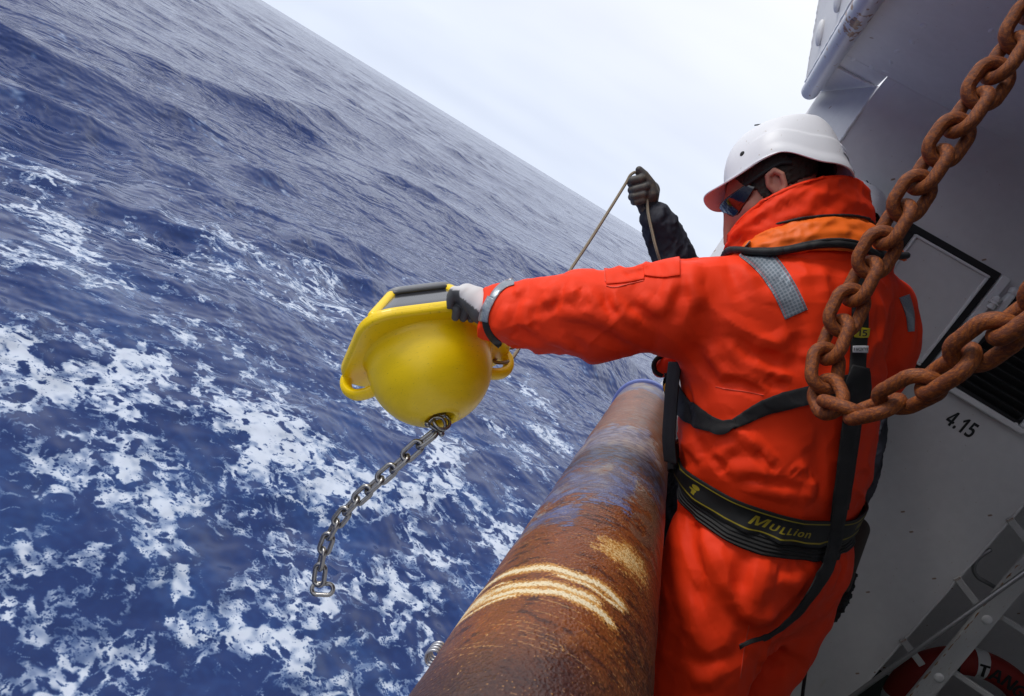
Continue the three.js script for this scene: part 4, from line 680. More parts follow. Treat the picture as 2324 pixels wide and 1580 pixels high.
  mesh('under_flap', loft(flap, 90, 6, base, 0.004, (u, v, a) => 0.004 * n2(u * 9, v * 2), 0.0, Math.PI * 1.02), orange, root);
  // reflective tape
  mesh('reflective_tape', strip(suit, [[1694, 560], [1717, 578], [1745, 606], [1770, 640], [1790, 676], [1807, 714]], 55, 0.0022, 0.002, base, 50, 8), tape, root);
  mesh('reflective_tape', strip(suit, [[2052, 672], [2059, 692], [2065, 715], [2068, 752]], (t) => mix(24, 14, t), 0.0022, 0.002, base, 24, 5), tape, root);
  mesh('cuff_tape', strip(suit, [[1166, 640], [1148, 646], [1130, 660], [1118, 678]], 15, 0.003, 0.002, base, 24, 4), tape, root);
  mesh('cuff_tape', strip(suit, [[1116, 677], [1106, 697], [1101, 714], [1098, 730]], 19, 0.004, 0.002, base, 24, 4), tape, root);
  mesh('cuff_strap', strip(suit, [[1124, 664], [1110, 692], [1102, 722], [1106, 748], [1118, 768], [1136, 784]], 14, 0.0018, 0.002, base, 40, 4), strapMat, root);
  // sleeve pocket and flap
  const poly = (pts, out, name, parent = root, mat = orange) => { const c = pts.length / 2, top = new THREE.CatmullRomCurve3(pts.slice(0, c).map(([x, y]) => V(x, y, 0))), bot = new THREE.CatmullRomCurve3(pts.slice(c).reverse().map(([x, y]) => V(x, y, 0))); return mesh(name, shellGeo(20, 8, (u, v) => { const p = top.getPoint(u).lerp(bot.getPoint(u), v), [q, g] = onto(suit, p.x, p.y); return toWorld(q.addScaledVector(g, out)).sub(base); }, 0.002), mat, parent); };
  poly([[1374, 611], [1418, 612], [1463, 607], [1463, 634], [1428, 641], [1376, 646]], 0.0008, 'sleeve_pocket');
  poly([[1461, 605], [1500, 594], [1543, 585], [1544, 626], [1504, 631], [1463, 627]], 0.0018, 'pocket_flap');
  // seams
  const thread = phy(lin(0.80, 0.06, 0.02), 0.6), Z4s = (p) => [1440.9 + p[0] * 0.35293, 511.3 + p[1] * 0.35293];
  for (const p of [[[520, 1040], [620, 1058], [720, 1072], [830, 1094]].map(Z4s), [[1376, 648], [1392, 652], [1430, 644], [1462, 637]], [[1372, 610], [1374, 640]], [[1542, 588], [1543, 622]], [[1545, 1100], [1570, 1120], [1600, 1118], [1622, 1110]], [[1700, 1420], [1690, 1470], [1680, 1540]]]) mesh('seam', strip(suit, p, 2.6, 0.0012, 0.0012, base, 40, 2), thread, root);
  // harness
  mesh('back_strap', strip(suit, [[1952, 606], [1950, 680], [1948, 760], [1943, 840], [1938, 900]], 36, 0.005, 0.003, base, 60, 5, 4), strapMat, root);
  const pad = mesh('harness_pad', strip(suit, [[1947, 832], [1942, 868], [1936, 900], [1928, 950]], (t) => 36 + 24 * Math.sin(t * 3.1), 0.0085, 0.004, base, 30, 5), webbing, root); void pad;
  mesh('crotch_strap', strip(suit, [[1922, 930], [1913, 1000], [1903, 1080], [1894, 1150], [1884, 1215], [1870, 1275], [1842, 1325], [1806, 1378], [1765, 1418], [1715, 1446], [1670, 1462]], (t) => mix(36, 9, t * t), 0.014, 0.003, base, 90, 5, 6), strapMat, root);
  mesh('crotch_strap', strip(suit, [[1942, 930], [1932, 1000], [1920, 1070], [1906, 1150]], (t) => mix(14, 24, t), 0.010, 0.003, base, 50, 4, 4), strapMat, root);
  mesh('side_strap', strip(suit, [[1925, 872], [1858, 892], [1790, 908], [1735, 925], [1692, 948], [1662, 966]], (t) => 45 - 22 * t * t, 0.006, 0.003, base, 60, 5, 4), strapMat, root);
  mesh('side_strap', strip(suit, [[1670, 962], [1640, 968], [1606, 958], [1570, 936], [1546, 912], [1533, 880], [1529, 842]], (t) => 22 + 22 * Math.sin(t * 3.1), 0.009, 0.003, base, 60, 5, 4), strapMat, root);
  const ribbon = (pts, w, name, mat) => { const c = new THREE.CatmullRomCurve3(pts.map((p) => mm(...p))); return mesh(name, shellGeo(3, 40, (u, v) => { const p = c.getPoint(v), t = c.getTangent(v), sd = V(0.35, 0, -0.94).addScaledVector(t, 0), q = p.clone().addScaledVector(sd, (u - 0.5) * w); return toWorld(q).sub(base); }, 0.004, (u, v) => [v * 4, u]), mat, root); };
  ribbon([[1534, 822, 1.47], [1527, 880, 1.46], [1523, 940, 1.46], [1520, 1000, 1.46], [1524, 1050, 1.46]], 0.045, 'front_strap', strapMat);
  const card = (words, w, h, bg, fg, px) => { const c = document.createElement('canvas'); c.width = w; c.height = h; const x = c.getContext('2d'); x.fillStyle = bg; x.fillRect(0, 0, w, h); x.fillStyle = fg; x.font = 'bold ' + px + 'px sans-serif'; x.textAlign = 'center'; x.textBaseline = 'middle'; x.fillText(words, w / 2, h / 2); const t = new THREE.CanvasTexture(c); t.colorSpace = THREE.SRGBColorSpace; return t; };
  const turned = (t) => { t.center.set(0.5, 0.5); t.rotation = -Math.PI / 2; t.wrapS = t.wrapT = THREE.RepeatWrapping; t.repeat.set(1, -1); return t; };
  mesh('number_tag', strip(suit, [[1950, 742], [1948, 767]], 33, 0.0085, 0.002, base, 6, 5), std(lin(1, 1, 1), 0.5, { map: turned(card('15', 128, 96, '#d8c818', '#15150f', 84)) }), root);
  mesh('name_tag', strip(suit, [[1947, 786], [1946, 801]], 34, 0.0085, 0.002, base, 6, 5), std(lin(1, 1, 1), 0.5, { map: turned(card('B MCINTYR', 256, 80, '#c8c8cc', '#111111', 46)) }), root);
  // belt: ribbed back support under a woven black belt with yellow edges and lettering
  const beltMap = (() => { const c = document.createElement('canvas'); c.width = 2048; c.height = 128; const x = c.getContext('2d'); x.fillStyle = '#0d0d0e'; x.fillRect(0, 0, 2048, 128); x.fillStyle = '#8c7c14'; x.fillRect(0, 14, 2048, 7); x.fillRect(0, 107, 2048, 7); x.font = 'italic bold 62px sans-serif'; x.textBaseline = 'middle';
    for (let i = 0; i < 4; i++) { x.save(); x.translate(60 + i * 512, 66); x.font = 'italic bold 66px sans-serif'; x.fillText('M', 0, -2); x.font = 'italic bold 46px sans-serif'; x.fillText('ULLion', 60, 5); x.restore(); x.beginPath(); const q = 400 + i * 512; x.arc(q + 14, 52, 13, 0, 7); x.fill(); x.fillRect(q - 6, 66, 26, 10); x.fillRect(q + 4, 76, 14, 18); } const t = new THREE.CanvasTexture(c); t.colorSpace = THREE.SRGBColorSpace; return t; })();
  const ribs = tex(64, 256, (u, v, o) => { o[0] = o[1] = o[2] = 128 + 110 * Math.sin(v * 6.283 * 9); }, false);
  // the belt plane is square to the leaning trunk
  const cB = mm(1748, 1104, 1.53), upB = V(0.27, 0.92, -0.28).normalize(), axB = V(1, 0, 0).addScaledVector(upB, -upB.x).normalize(), ayB = V(0, 0, -1); ayB.addScaledVector(upB, -ayB.dot(upB)).addScaledVector(axB, -ayB.dot(axB)).normalize();
  const belt = mesh('back_support', wrap(suit, cB.clone().addScaledVector(upB, -0.024), axB, ayB, upB, 0.060, 0.006, 0.005, base, 150, 6), std(lin(0.012, 0.012, 0.012), 0.7, { bumpMap: ribs, bumpScale: 0.003 }), root); void belt;
  const bm = mesh('belt', wrap(suit, cB, axB, ayB, upB, 0.050, 0.013, 0.004, base, 180, 5), std(lin(1, 1, 1), 0.6, { map: beltMap }), root); beltMap.wrapS = THREE.RepeatWrapping; beltMap.repeat.set(-1.0, 1); beltMap.offset.set(0.62, 0); void bm;
  // loose loop of webbing at the buckle
  mesh('belt_loop', shellGeo(4, 24, (u, v) => { const a = v * Math.PI * 2; return toWorld(mm(1528 + 13 * Math.cos(a), 1040 + (u - 0.5) * 58 + 5 * Math.sin(a), 1.475 + 0.02 * Math.sin(a))).sub(base); }, 0.003), strapMat, root);
  mesh('carabiner', tubeGeo([[1512, 872], [1508, 880], [1512, 888], [1520, 884], [1518, 874]].map(([x, y]) => toWorld(mm(x, y, 1.50)).sub(base)), 0.0026, 40, 8, true), std(lin(0.75, 0.35, 0.01), 0.4), root);
  const vest = (x, y, z) => vest0(x, y, z), vest0 = limb([[mm(1500, 838, 1.56), 0.020], [mm(1520, 830, 1.55), 0.026], [mm(1560, 830, 1.55), 0.03]]);
  mesh('vest_front', skin(vest, vest0, mm(1450, 900, 1.49), mm(1620, 770, 1.62), 0.006, base), orange, root);
  mesh('vest_edge', tubeGeo([[1508, 806], [1492, 814], [1484, 828], [1488, 844], [1504, 852]].map(([x, y]) => toWorld(mm(x, y, 1.545)).sub(base)), 0.0055, 40, 8), blackTrim, root);
  // leather pouch and work rag on the hip
  const pouch = limb([[mm(1945, 1200, 1.60), 0.028], [mm(1925, 1270, 1.60), 0.024], [mm(1912, 1330, 1.60), 0.018]]);
  mesh('leather_pouch', skin(pouch, pouch, mm(1880, 1380, 1.5), mm(1990, 1140, 1.72), 0.006, base), std(lin(0.030, 0.018, 0.012), 0.6), root);
  const rag = (x, y, z) => limb2(x, y, z) - 0.006 * n3(x * 60, y * 60, z * 60) - 0.003 * n3(x * 160, y * 160, z * 160), limb2 = limb([[mm(1928, 1300, 1.66), 0.016], [mm(1908, 1350, 1.66), 0.022], [mm(1886, 1392, 1.66), 0.020]]);
  mesh('work_rag', skin(rag, limb2, mm(1850, 1440, 1.58), mm(1960, 1260, 1.78), 0.005, base), std(lin(0.02, 0.021, 0.022), 0.9), root);
}
// ------------------------------------------------------------------ head, helmet and hands of the man in orange
const helmetWhite = (() => { const t = tex(512, 512, (u, v, o) => { const d = sstep(0.50, 0.72, fbm2(u * 13 + 2, v * 9, 5, 0.62)) * 0.55, s = sstep(0.90, 0.96, n2(u * 44, v * 30)) * 0.4; o[0] = mix(240, 150, Math.max(d, s)); o[1] = mix(240, 128, Math.max(d, s)); o[2] = mix(242, 104, Math.max(d, s)); }); return phy(lin(0.92, 0.92, 0.93), 0.42, { map: t }); })();
/** Safety helmet: centre of its rim, forward, up and left axes (frame of the view), in the world relative to base. */
function helmet(c, hf, hu, hn, base, parent) {
  const Lf = 0.132, Lb = 0.128, Wd = 0.108, H = 0.112, P = (f, u, n) => toWorld(c.clone().addScaledVector(hf, f).addScaledVector(hu, u).addScaledVector(hn, n)).sub(base);
  const drop = (a) => { const q = Math.abs(a); return mix(0.004, 0.014, sstep(0, 0.6, q)) - 0.014 * Math.exp(-(((q - 1.25) / 0.34) ** 2)) + 0.018 + 0.020 * sstep(1.35, 2.0, q) + 0.004 * sstep(2.3, 3.1, q); };
  const point = (u, v) => {
    const a = (u - 0.5) * 2 * Math.PI, t = Math.min(1, v / 0.8), e = v > 0.8 ? (v - 0.8) / 0.2 : 0, ca = Math.cos(a), sa = Math.sin(a), rho = Math.pow(Math.sin(t * Math.PI / 2), 0.86), y = H * Math.pow(Math.max(0, Math.cos(t * Math.PI / 2)), 0.80);
    const step = 0.0032 * sstep(0.735, 0.76, t) * sstep(0.75, 1.1, Math.abs(a)), ridge = 0.005 * Math.exp(-((rho * sa * Wd / 0.028) ** 4)) * sstep(0.92, 0.6, t), panel = -0.0022 * sstep(0.035, 0.04, rho * Math.abs(sa) * Wd) * sstep(0.75, 0.55, rho) * sstep(0.0, 0.012, 0.055 - Math.abs(rho * ca * Lf));
    const peak = e * Math.pow(Math.max(0, Math.cos(Math.min(Math.abs(a) * 1.22, Math.PI / 2))), 0.8), flare = 0.004 * sstep(0.9, 1, t) * sstep(0.9, 1.6, Math.abs(a)), out = rho * (1 + (step + flare) / Wd);
    const f = out * ca * (ca > 0 ? Lf : Lb) + peak * 0.050 - 0.030 * (1 - rho * rho), n = out * sa * Wd * (1 + 0.05 * peak), dn = drop(a) * sstep(0.35, 1, t) + peak * 0.026 + e * (1 - peak) * 0.002;
    return P(f, y + ridge + panel - dn, n);
  };
  const h = mesh('helmet', shellGeo(160, 90, (u, v) => point(1 - u, 0.012 + v * 0.988), 0.0032, (u, v) => [u * 2, v]), helmetWhite, parent);
  const inner = [];
  for (const [k, r, y] of [[0, 0.80, 0.006], [1, 0.80, -0.022]]) inner.push([r, y, k]);
  mesh('harness_band', shellGeo(60, 1, (u, v) => { const a = -(u - 0.5) * 2 * Math.PI, s = inner[Math.round(v)]; return P(Math.cos(a) * Lf * s[0], s[1] - 0.006 * sstep(1.5, 3, Math.abs(a)), Math.sin(a) * Wd * s[0]); }, 0.004), webbing, h);
  mesh('inner_pad', shellGeo(50, 8, (u, v) => { const a = -(u - 0.5) * 2 * Math.PI, t = v * 0.9 + 0.05; return P(Math.cos(a) * Lf * 0.86 * Math.sin(t * 1.57), 0.10 * Math.cos(t * 1.57) - 0.004, Math.sin(a) * Wd * 0.86 * Math.sin(t * 1.57)); }, 0.003), webbing, h);
  const dotOn = (u, v, r, mat, name) => { const p = point(u, v), q = point(u + 0.004, v), s = point(u, v + 0.004), n = q.sub(p).cross(s.sub(p)).normalize(), g = new THREE.SphereGeometry(r, 12, 8); g.scale(1, 1, 0.4); const m = mesh(name, g, mat, h, p); m.quaternion.setFromUnitVectors(V(0, 0, 1), n); };
  dotOn(0.5 + 0.105, 0.66, 0.006, webbing, 'rivet'); dotOn(0.5 - 0.105, 0.66, 0.006, webbing, 'rivet'); dotOn(0.5 + 0.46, 0.765, 0.007, webbing, 'rivet');
  for (let i = 0; i < 3; i++) for (const s of [1]) { const p = point(0.5 + s * 0.235, 0.16 + i * 0.001), q = P(0.045 - i * 0.032, H + 0.0022 - Math.abs(0.045 - i * 0.032) ** 2 * 3.2, s * 0.022); void p; const g = rbox(0.016, 0.0016, 0.004, 0.0006), m = mesh('vent_slot', g, webbing, h, q), X = P(0.02, 0, 0).sub(P(0, 0, 0)).normalize(), Y = P(0, 0.02, 0).sub(P(0, 0, 0)).normalize(), Zv = new THREE.Vector3().crossVectors(X, Y); m.quaternion.setFromRotationMatrix(new THREE.Matrix4().makeBasis(X, Y, Zv)); }
  const labelMap = (() => { const c = document.createElement('canvas'); c.width = 256; c.height = 64; const x = c.getContext('2d'); x.fillStyle = '#dcdce4'; x.fillRect(0, 0, 256, 64); x.fillStyle = '#20265c'; x.font = 'bold 46px sans-serif'; x.fillText('TANGAROA', 4, 48); const t = new THREE.CanvasTexture(c); t.colorSpace = THREE.SRGBColorSpace; return t; })();
  mesh('name_label', shellGeo(12, 3, (u, v) => { const p = point(0.5 + mix(0.395, 0.50, u), mix(0.69, 0.625, v)), q = p.clone().sub(P(0, 0.03, 0)).normalize(); return p.addScaledVector(q, 0.0018); }, 0.001), std(lin(1, 1, 1), 0.45, { map: labelMap }), h);
  return h;
}
{
  const { root, base } = man, U3 = (x, y, z) => V(x, y, z).normalize();
  const ff = U3(-0.82, -0.50, 0.22), fu = V(-0.47, 0.86, 0.16); fu.addScaledVector(ff, -fu.dot(ff)).normalize(); const fn = V(0, 0.2, -0.98); fn.addScaledVector(ff, -fn.dot(ff)).addScaledVector(fu, -fn.dot(fu)).normalize();
  const at3 = (c, f, u, n) => c.clone().addScaledVector(ff, f).addScaledVector(fu, u).addScaledVector(fn, n);
  const ear = mm(1763, 421, 1.452), mid = ear.clone().addScaledVector(fn, -0.072);          // axis through the ears
  const cran = ellipsoid(at3(mid, -0.022, 0.040, 0), ff, fu, fn, 0.092, 0.078, 0.074), face = ellipsoid(at3(mid, 0.045, -0.022, 0), ff, fu, fn, 0.062, 0.098, 0.060), jaw = limb([[at3(mid, 0.005, -0.045, 0.045), 0.022], [at3(mid, 0.065, -0.105, 0.016), 0.022], [at3(mid, 0.065, -0.105, -0.016), 0.022], [at3(mid, 0.005, -0.045, -0.045), 0.022]]);
  const nose = limb([[at3(mid, 0.100, 0.020, 0), 0.009], [at3(mid, 0.122, -0.016, 0), 0.0105], [at3(mid, 0.134, -0.042, 0), 0.0125]]), wings = limb([[at3(mid, 0.116, -0.046, 0.012), 0.0095], [at3(mid, 0.116, -0.046, -0.012), 0.0095]]), brow = limb([[at3(mid, 0.074, 0.030, 0.043), 0.012], [at3(mid, 0.092, 0.032, 0.0), 0.013], [at3(mid, 0.074, 0.030, -0.043), 0.012]]), lips = limb([[at3(mid, 0.094, -0.066, 0.018), 0.010], [at3(mid, 0.104, -0.064, 0), 0.011], [at3(mid, 0.094, -0.066, -0.018), 0.010]]);
  const cheek = limb([[at3(mid, 0.058, -0.012, 0.048), 0.020], [at3(mid, 0.058, -0.012, -0.048), 0.020]]), neck = limb([[at3(mid, -0.02, -0.03, 0), 0.060], [mm(1838, 585, 1.55), 0.068]]);
  const earRim = limb([[at3(ear, 0.010, -0.012, 0.002), 0.0055], [at3(ear, 0.014, 0.008, 0.005), 0.0058], [at3(ear, 0.006, 0.026, 0.009), 0.0062], [at3(ear, -0.010, 0.028, 0.013), 0.0062], [at3(ear, -0.018, 0.012, 0.014), 0.006], [at3(ear, -0.012, -0.010, 0.011), 0.0058], [at3(ear, 0.000, -0.026, 0.007), 0.0075]]), earBowl = ellipsoid(at3(ear, -0.001, 0.003, 0.002), ff, fu, fn, 0.015, 0.024, 0.006);
  const head0 = (x, y, z) => smin(smin(smin(cran(x, y, z), face(x, y, z), 0.03), smin(jaw(x, y, z), neck(x, y, z), 0.02), 0.03), smin(smin(nose(x, y, z), wings(x, y, z), 0.008), smin(brow(x, y, z), smin(lips(x, y, z), cheek(x, y, z), 0.01), 0.01), 0.01), 0.018);
  const ears = (x, y, z) => smin(earRim(x, y, z), earBowl(x, y, z), 0.006), head = (x, y, z) => smin(head0(x, y, z), ears(x, y, z), 0.006);
  mesh('body', skin(head, head0, mm(1610, 640, 1.36), mm(1960, 270, 1.72), 0.0042, base), phy(lin(0.50, 0.215, 0.15), 0.48, { specularIntensity: 0.6 }), root);
  // short dark hair: a thin coat behind the hairline, with a sideburn
  const crown = ellipsoid(at3(mid, -0.040, 0.050, 0), ff, fu, fn, 0.105, 0.075, 0.12), burn = limb([[at3(ear, 0.024, 0.030, -0.004), 0.016], [at3(ear, 0.024, -0.006, -0.004), 0.010], [at3(ear, 0.026, -0.030, -0.002), 0.006]]);
  const hair = (x, y, z) => Math.max(head0(x, y, z) - 0.004 - 0.0012 * n3(x * 260, y * 260, z * 160), Math.min(crown(x, y, z), burn(x, y, z)) + 0.004 * n3(x * 150, y * 150, z * 150));
  mesh('hair', skin(hair, head0, mm(1640, 560, 1.36), mm(1960, 270, 1.72), 0.0042, base), std(lin(0.035, 0.024, 0.018), 0.75), root);
  // wrap-round sunglasses
  const dark = phy(lin(0.008, 0.008, 0.010), 0.12, { clearcoat: 1, clearcoatRoughness: 0.04 }), gl = [[0.104, 0.030, 0.0, 0.026], [0.100, 0.030, 0.022, 0.029], [0.088, 0.029, 0.045, 0.027], [0.066, 0.028, 0.062, 0.020], [0.040, 0.027, 0.071, 0.010]];
  const lensCurve = new THREE.CatmullRomCurve3(gl.map(([f, u, n]) => V(f, u, n))), heightAt = (t) => { const k = t * 4, i = Math.min(3, Math.floor(k)); return mix(gl[i][3], gl[i + 1][3], k - i); };
  const glasses = mesh('sunglasses', shellGeo(44, 10, (u, v) => { const s = u * 2 - 1, p = lensCurve.getPoint(Math.abs(s)), hh = heightAt(Math.abs(s)); return toWorld(at3(mid, p.x + 0.006 - 0.010 * v * v, p.y + 0.010 - v * hh * 1.55, Math.sign(s) * p.z)).sub(base); }, 0.003), dark, root);
  for (const s of [1, -1]) mesh('temple_arm', tubeGeo([[0.052, 0.036, 0.070], [0.03, 0.036, 0.0785], [0.0, 0.036, 0.0825], [-0.03, 0.034, 0.083], [-0.048, 0.024, 0.080]].map(([f, u, n]) => toWorld(at3(mid, f, u, s * n)).sub(base)), 0.0042, 40, 8), webbing, glasses);
  const hf = U3(-0.985, -0.085, 0.14), hu = V(0.03, 0.95, 0.28); hu.addScaledVector(hf, -hu.dot(hf)).normalize(); const hn = V(0, 0.28, -0.95); hn.addScaledVector(hf, -hn.dot(hf)).addScaledVector(hu, -hn.dot(hu)).normalize();
  helmet(mm(1780, 384, 1.53), hf, hu, hn, base, root);
  // gloved left hand on the rim of the buoy: knitted back, rubber palm and fingertips
  const H = (x, y, d) => mm(x, y, d), palm = limb([[H(1100, 700, 1.505), 0.033], [H(1082, 682, 1.515), 0.031], [H(1060, 670, 1.525), 0.026]]), knuck = limb([[H(1066, 684, 1.50), 0.019], [H(1058, 674, 1.52), 0.020], [H(1060, 672, 1.545), 0.018]]);
  const rimP = (x, y, z) => toFrame(inBuoy(x, y, z));
  const thumb = limb([[H(1078, 690, 1.50), 0.018], [H(1052, 666, 1.500), 0.0150], [H(1032, 662, 1.505), 0.0125], [H(1022, 677, 1.508), 0.0112], [H(1019, 692, 1.510), 0.0096]]);
  const finger = (k) => { const b = H(1062 + k * 6, 676 + k * 5, 1.535 - k * 0.012), t = rimP(0.100 + k * 0.016, 0.016, 0.165 - k * 0.012), e = rimP(0.106 + k * 0.017, -0.020, 0.176 - k * 0.014), e2 = rimP(0.098 + k * 0.016, -0.028, 0.160 - k * 0.012); return limb([[b, 0.0115], [b.clone().lerp(t, 0.5).add(V(-0.004, 0.008, 0)), 0.011], [t, 0.010], [e, 0.0095], [e2, 0.0085]]); };
  const fingers = [0, 1, 2, 3].map(finger), wrist = limb([[H(1098, 705, 1.505), 0.030], [H(1135, 713, 1.50), 0.034]]);
  const hand = (x, y, z) => { let m = smin(smin(palm(x, y, z), knuck(x, y, z), 0.014), wrist(x, y, z), 0.015); m = smin(m, thumb(x, y, z), 0.010); for (const f of fingers) m = smin(m, f(x, y, z), 0.006); return m; };
  mesh('glove', skin(hand, hand, mm(1000, 760, 1.40), mm(1150, 620, 1.66), 0.0032, base, 2, (p) => { const v = (p.x - H(1060, 0, 1.51).x) * 0.62 + (p.y - H(0, 686, 1.51).y) * 0.78 + 0.0016 * n3(p.x * 300, p.y * 300, p.z * 300); const th = p.x < H(1044, 0, 1.51).x && p.y < H(0, 660, 1.5).y; const k = th ? 0 : sstep(-0.001, 0.001, v); return [mix(0.085, 0.64, k), mix(0.088, 0.62, k), mix(0.092, 0.62, k)]; }), new THREE.MeshStandardMaterial({ color: 0xffffff, vertexColors: true, roughness: 0.75 }), root);
}

// ------------------------------------------------------------------ the second crew member, half hidden behind the first
{
  const navy = std(lin(0.012, 0.013, 0.024), 0.72), base = S(0.75, DECK, -2.45), root = thing('person', base, 'crew member in dark navy coverall and white helmet raising a gloved fist with rope', 'person');
  const J = (x, y, d, r) => [mm(x, y, d), r], W = (x, y, z) => toFrame(S(x, y, z));
  const neck = mm(1895, 590, 2.6), hip = toFrame(toWorld(neck).add(V(0.05, -0.62, 0.02))), foot = (s) => toFrame(V(toWorld(hip).x + 0.04 + s * 0.03, base.y + 0.07, toWorld(hip).z + s * 0.12));
  const trunk = limb([[neck.clone().add(V(0, -0.03, 0)), 0.09], [neck.clone().lerp(hip, 0.3), 0.165], [neck.clone().lerp(hip, 0.65), 0.155], [hip, 0.15]]);
  const sleeve = limb([J(1480, 484, 2.12, 0.033), J(1490, 498, 2.12, 0.050), J(1500, 516, 2.13, 0.058), J(1512, 545, 2.14, 0.060), J(1526, 580, 2.15, 0.064), J(1560, 650, 2.2, 0.066), J(1640, 690, 2.3, 0.075), J(1800, 660, 2.52, 0.09)]);
  const other = limb([J(1940, 660, 2.62, 0.085), J(1975, 820, 2.58, 0.068), J(1966, 1000, 2.48, 0.062), J(1952, 1090, 2.42, 0.055), J(1930, 1150, 2.38, 0.042)]);
  const legs = [-1, 1].map((s) => limb([[hip, 0.125], [hip.clone().lerp(foot(s), 0.5), 0.09], [foot(s), 0.065]]));
  const plain = (x, y, z) => { let m = smin(smin(trunk(x, y, z), sleeve(x, y, z), 0.05), other(x, y, z), 0.05); for (const l of legs) m = smin(m, l(x, y, z), 0.06); return m; };
  const ringFold = mm(1492, 500, 2.12), cloth = (x, y, z) => { const d = plain(x, y, z); if (Math.abs(d) > 0.05) return d; const r = 1 - Math.abs(n3(x * 13, y * 9 - x * 5, z * 11)), q = 1 - Math.abs(n3(x * 30 + 5, y * 22, z * 26)), e = Math.hypot(x - ringFold.x, y - ringFold.y, z - ringFold.z); return (d - 0.008 * (r * r - 0.4) - 0.003 * (q * q - 0.4) - 0.006 * Math.exp(-(((e - 0.035) / 0.012) ** 2))) * 0.8; };
  mesh('coverall', skin(cloth, plain, V(0.30, -1.5, 1.95), V(1.65, 0.62, 3.1), 0.010, base), navy, root);
  const under = limb([J(1474, 466, 2.12, 0.027), J(1490, 500, 2.12, 0.030)]); mesh('knit_cuff', skin(under, under, mm(1430, 540, 2.05), mm(1530, 430, 2.2), 0.006, base), std(lin(0.008, 0.008, 0.012), 0.9), root);
  const hc = mm(1940, 482, 2.6), hu = V(0.44, 0.89, 0.10).normalize(), hf = V(-0.72, 0.20, -0.62); hf.addScaledVector(hu, -hf.dot(hu)).normalize(); const hn = new THREE.Vector3().crossVectors(hu, hf); if (hn.z > 0) hn.negate();
  helmet(hc, hf, hu, hn, base, root);
  const hd = (f, u, n) => hc.clone().addScaledVector(hf, f).addScaledVector(hu, u).addScaledVector(hn, n), face = ellipsoid(hd(0.025, -0.07, 0), hf, hu, hn, 0.082, 0.12, 0.068), skullE = ellipsoid(hd(-0.015, 0.0, 0), hf, hu, hn, 0.095, 0.095, 0.075), nose2 = limb([[hd(0.10, -0.045, 0), 0.011], [hd(0.118, -0.078, 0), 0.014]]), neck2 = limb([[hd(-0.02, -0.09, 0), 0.058], [neck, 0.062]]), ears2 = limb([[hd(-0.005, -0.06, 0.074), 0.016], [hd(-0.005, -0.035, 0.076), 0.016]]);
  const head = (x, y, z) => smin(smin(smin(face(x, y, z), skullE(x, y, z), 0.03), neck2(x, y, z), 0.03), smin(nose2(x, y, z), ears2(x, y, z), 0.004), 0.012);
  mesh('body', skin(head, head, mm(1780, 660, 2.40), mm(2020, 380, 2.85), 0.008, base), skinTone, root);
  for (const s of [-1, 1]) { const f = foot(s), fw = toWorld(f), g = limb([[f, 0.06], [toFrame(fw.clone().add(V(-0.16, -0.025, 0.04))), 0.043]]); mesh('boot', skin(g, g, f.clone().subScalar(0.3), f.clone().addScalar(0.3), 0.014, base), webbing, root); }
  const wr = mm(1930, 1150, 2.38), dn = toFrame(toWorld(wr).add(V(0, -1, 0))).sub(wr), pt = (k, s, t) => wr.clone().addScaledVector(dn, k).add(V(s, 0, t)), relaxed = [limb([[pt(0, 0, 0), 0.027], [pt(0.06, 0, 0), 0.033], [pt(0.09, 0, 0), 0.031]]), ...[-1.5, -0.5, 0.5, 1.5].map((i) => limb([[pt(0.09, i * 0.016, 0), 0.011], [pt(0.13, i * 0.017, -0.006), 0.010], [pt(0.16 - Math.abs(i) * 0.005, i * 0.016, -0.022), 0.0095]])), limb([[pt(0.03, -0.025, -0.01), 0.014], [pt(0.075, -0.045, -0.02), 0.012], [pt(0.10, -0.046, -0.028), 0.010]])];
  const hand2 = (x, y, z) => { let m = relaxed[0](x, y, z); for (let i = 1; i < 6; i++) m = smin(m, relaxed[i](x, y, z), 0.008); return m; };
  mesh('glove', skin(hand2, hand2, wr.clone().add(V(-0.2, -0.22, -0.15)), wr.clone().add(V(0.12, 0.06, 0.15)), 0.005, base), std(lin(0.07, 0.062, 0.052), 0.65), root);
  // gloved fist closed round the rope, thumb up
  const H = (x, y, d) => mm((1350 + x / 4.515) / 1.07573, (350 + y / 4.515) / 1.07573, d);
  const palm = limb([[H(1030, 720, 2.125), 0.025], [H(1050, 620, 2.125), 0.032], [H(1070, 520, 2.13), 0.031], [H(1000, 440, 2.14), 0.026]]), back = limb([[H(930, 440, 2.145), 0.021], [H(920, 540, 2.14), 0.021], [H(960, 620, 2.135), 0.020]]);
  const fing = [[[960, 420, 2.15], [865, 440, 2.115], [880, 410, 2.088], [975, 388, 2.082], [1010, 395, 2.10], 0.0135], [[930, 500, 2.15], [870, 515, 2.112], [905, 510, 2.086], [1020, 478, 2.080], [1068, 470, 2.10], 0.0132], [[925, 575, 2.145], [872, 590, 2.112], [900, 585, 2.088], [1000, 560, 2.082], [1052, 545, 2.10], 0.0125], [[950, 630, 2.14], [895, 645, 2.112], [915, 645, 2.092], [990, 628, 2.088], [1020, 615, 2.10], 0.0110]].map((f) => limb(f.slice(0, 5).map((p, i) => [H(...p), f[5] * (i === 4 ? 0.86 : 1)])));
  const thumb = limb([[H(1090, 560, 2.10), 0.023], [H(1075, 450, 2.095), 0.0165], [H(1010, 350, 2.09), 0.0135], [H(952, 292, 2.088), 0.0115]]);
  const fist = (x, y, z) => { let m = smin(smin(palm(x, y, z), back(x, y, z), 0.02), thumb(x, y, z), 0.012); for (const f of fing) m = smin(m, f(x, y, z), 0.0045); return m; };
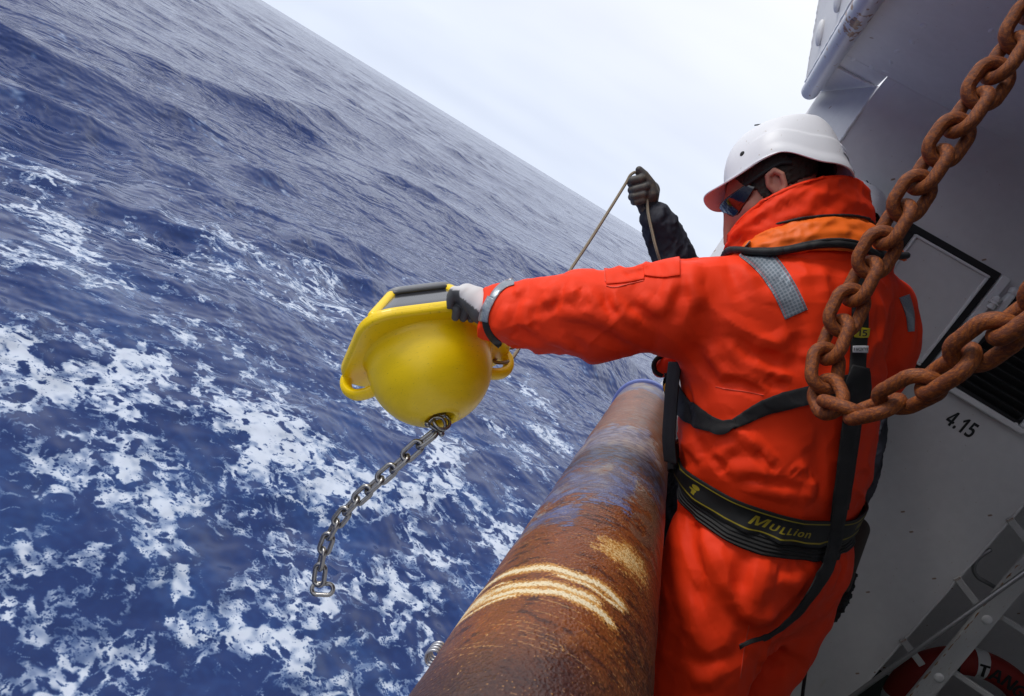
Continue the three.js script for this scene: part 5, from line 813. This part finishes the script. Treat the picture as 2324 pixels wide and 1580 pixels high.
  mesh('glove', skin(fist, fist, H(760, 800, 2.03), H(1240, 200, 2.2), 0.0032, base, 2, (p) => { const k = sstep(-0.2, 0.7, n3(p.x * 40, p.y * 40, p.z * 40)); return [mix(0.060, 0.105, k), mix(0.055, 0.085, k), mix(0.050, 0.060, k)]; }), new THREE.MeshStandardMaterial({ color: 0xffffff, vertexColors: true, roughness: 0.6 }), root);

  // ---------------------------------------------------------------- the rope
  const braid = tex(64, 64, (u, v, o) => { const s = Math.sin((u * 2 + v * 2) * 6.283) * Math.sin((u * 2 - v * 2) * 6.283); o[0] = 150 + s * 40; o[1] = 138 + s * 38; o[2] = 116 + s * 34; });
  const ropeMat = (rep) => { const t = braid.clone(); t.repeat.set(rep, 1); t.needsUpdate = true; return std(lin(0.95, 0.95, 0.95), 0.85, { map: t, bumpMap: t, bumpScale: 0.0015 }); };
  const ear = (x, y, z) => toFrame(inBuoy(x, y, z)), rp = [mm(1600, 760, 2.3), mm(1540, 680, 2.2), H(1170, 1260, 2.07), H(1100, 1000, 2.07), H(1050, 760, 2.08), H(1036, 600, 2.095), H(1000, 480, 2.112), H(950, 380, 2.11), H(912, 318, 2.10), H(860, 345, 2.10), H(810, 430, 2.10), H(600, 770, 2.07), H(400, 1085, 2.04), H(190, 1400, 2.00), mm(1240, 700, 1.90), mm(1192, 765, 1.83), mm(1174, 797, 1.79), mm(1160, 816, 1.765), ear(0.176, -0.040, -0.088), ear(0.158, -0.030, -0.098), ear(0.150, -0.018, -0.106), mm(1150, 792, 1.78), mm(1165, 789, 1.80), mm(1182, 780, 1.82)];
  const rope = thing('rope', toWorld(rp[0]), 'thin beige braided rope from the raised fist to the yellow buoy', 'rope');
  mesh('strand', tubeGeo(rp.map((p) => toWorld(p).sub(rope.position)), 0.0047, 420, 10), ropeMat(230), rope);
  mesh('whipping', tubeGeo([mm(1176, 786, 1.81), mm(1184, 778, 1.822), mm(1190, 770, 1.83)].map((p) => toWorld(p).sub(rope.position)), 0.0075, 12, 10), ropeMat(8), rope);
  const tp = [mm(1880, 1395, 1.64), mm(1846, 1440, 1.64), mm(1832, 1506, 1.64), mm(1822, 1578, 1.64), mm(1815, 1660, 1.64), mm(1812, 1760, 1.64)], tether = thing('tether_line', toWorld(tp[5]), 'thin black cord hanging behind the legs of the man in orange', 'cord');
  mesh('cord', tubeGeo(tp.map((p) => toWorld(p).sub(tether.position)), 0.0042, 60, 8), webbing, tether);
}

// ------------------------------------------------------------------ render
const renderer = new THREE.WebGLRenderer({ antialias: true });
renderer.toneMapping = THREE.LinearToneMapping;
renderer.toneMappingExposure = EXPOSURE;
renderer.shadowMap.enabled = true; renderer.shadowMap.type = THREE.PCFSoftShadowMap;
renderer.setSize(1024, 696);
renderer.render(scene, camera);
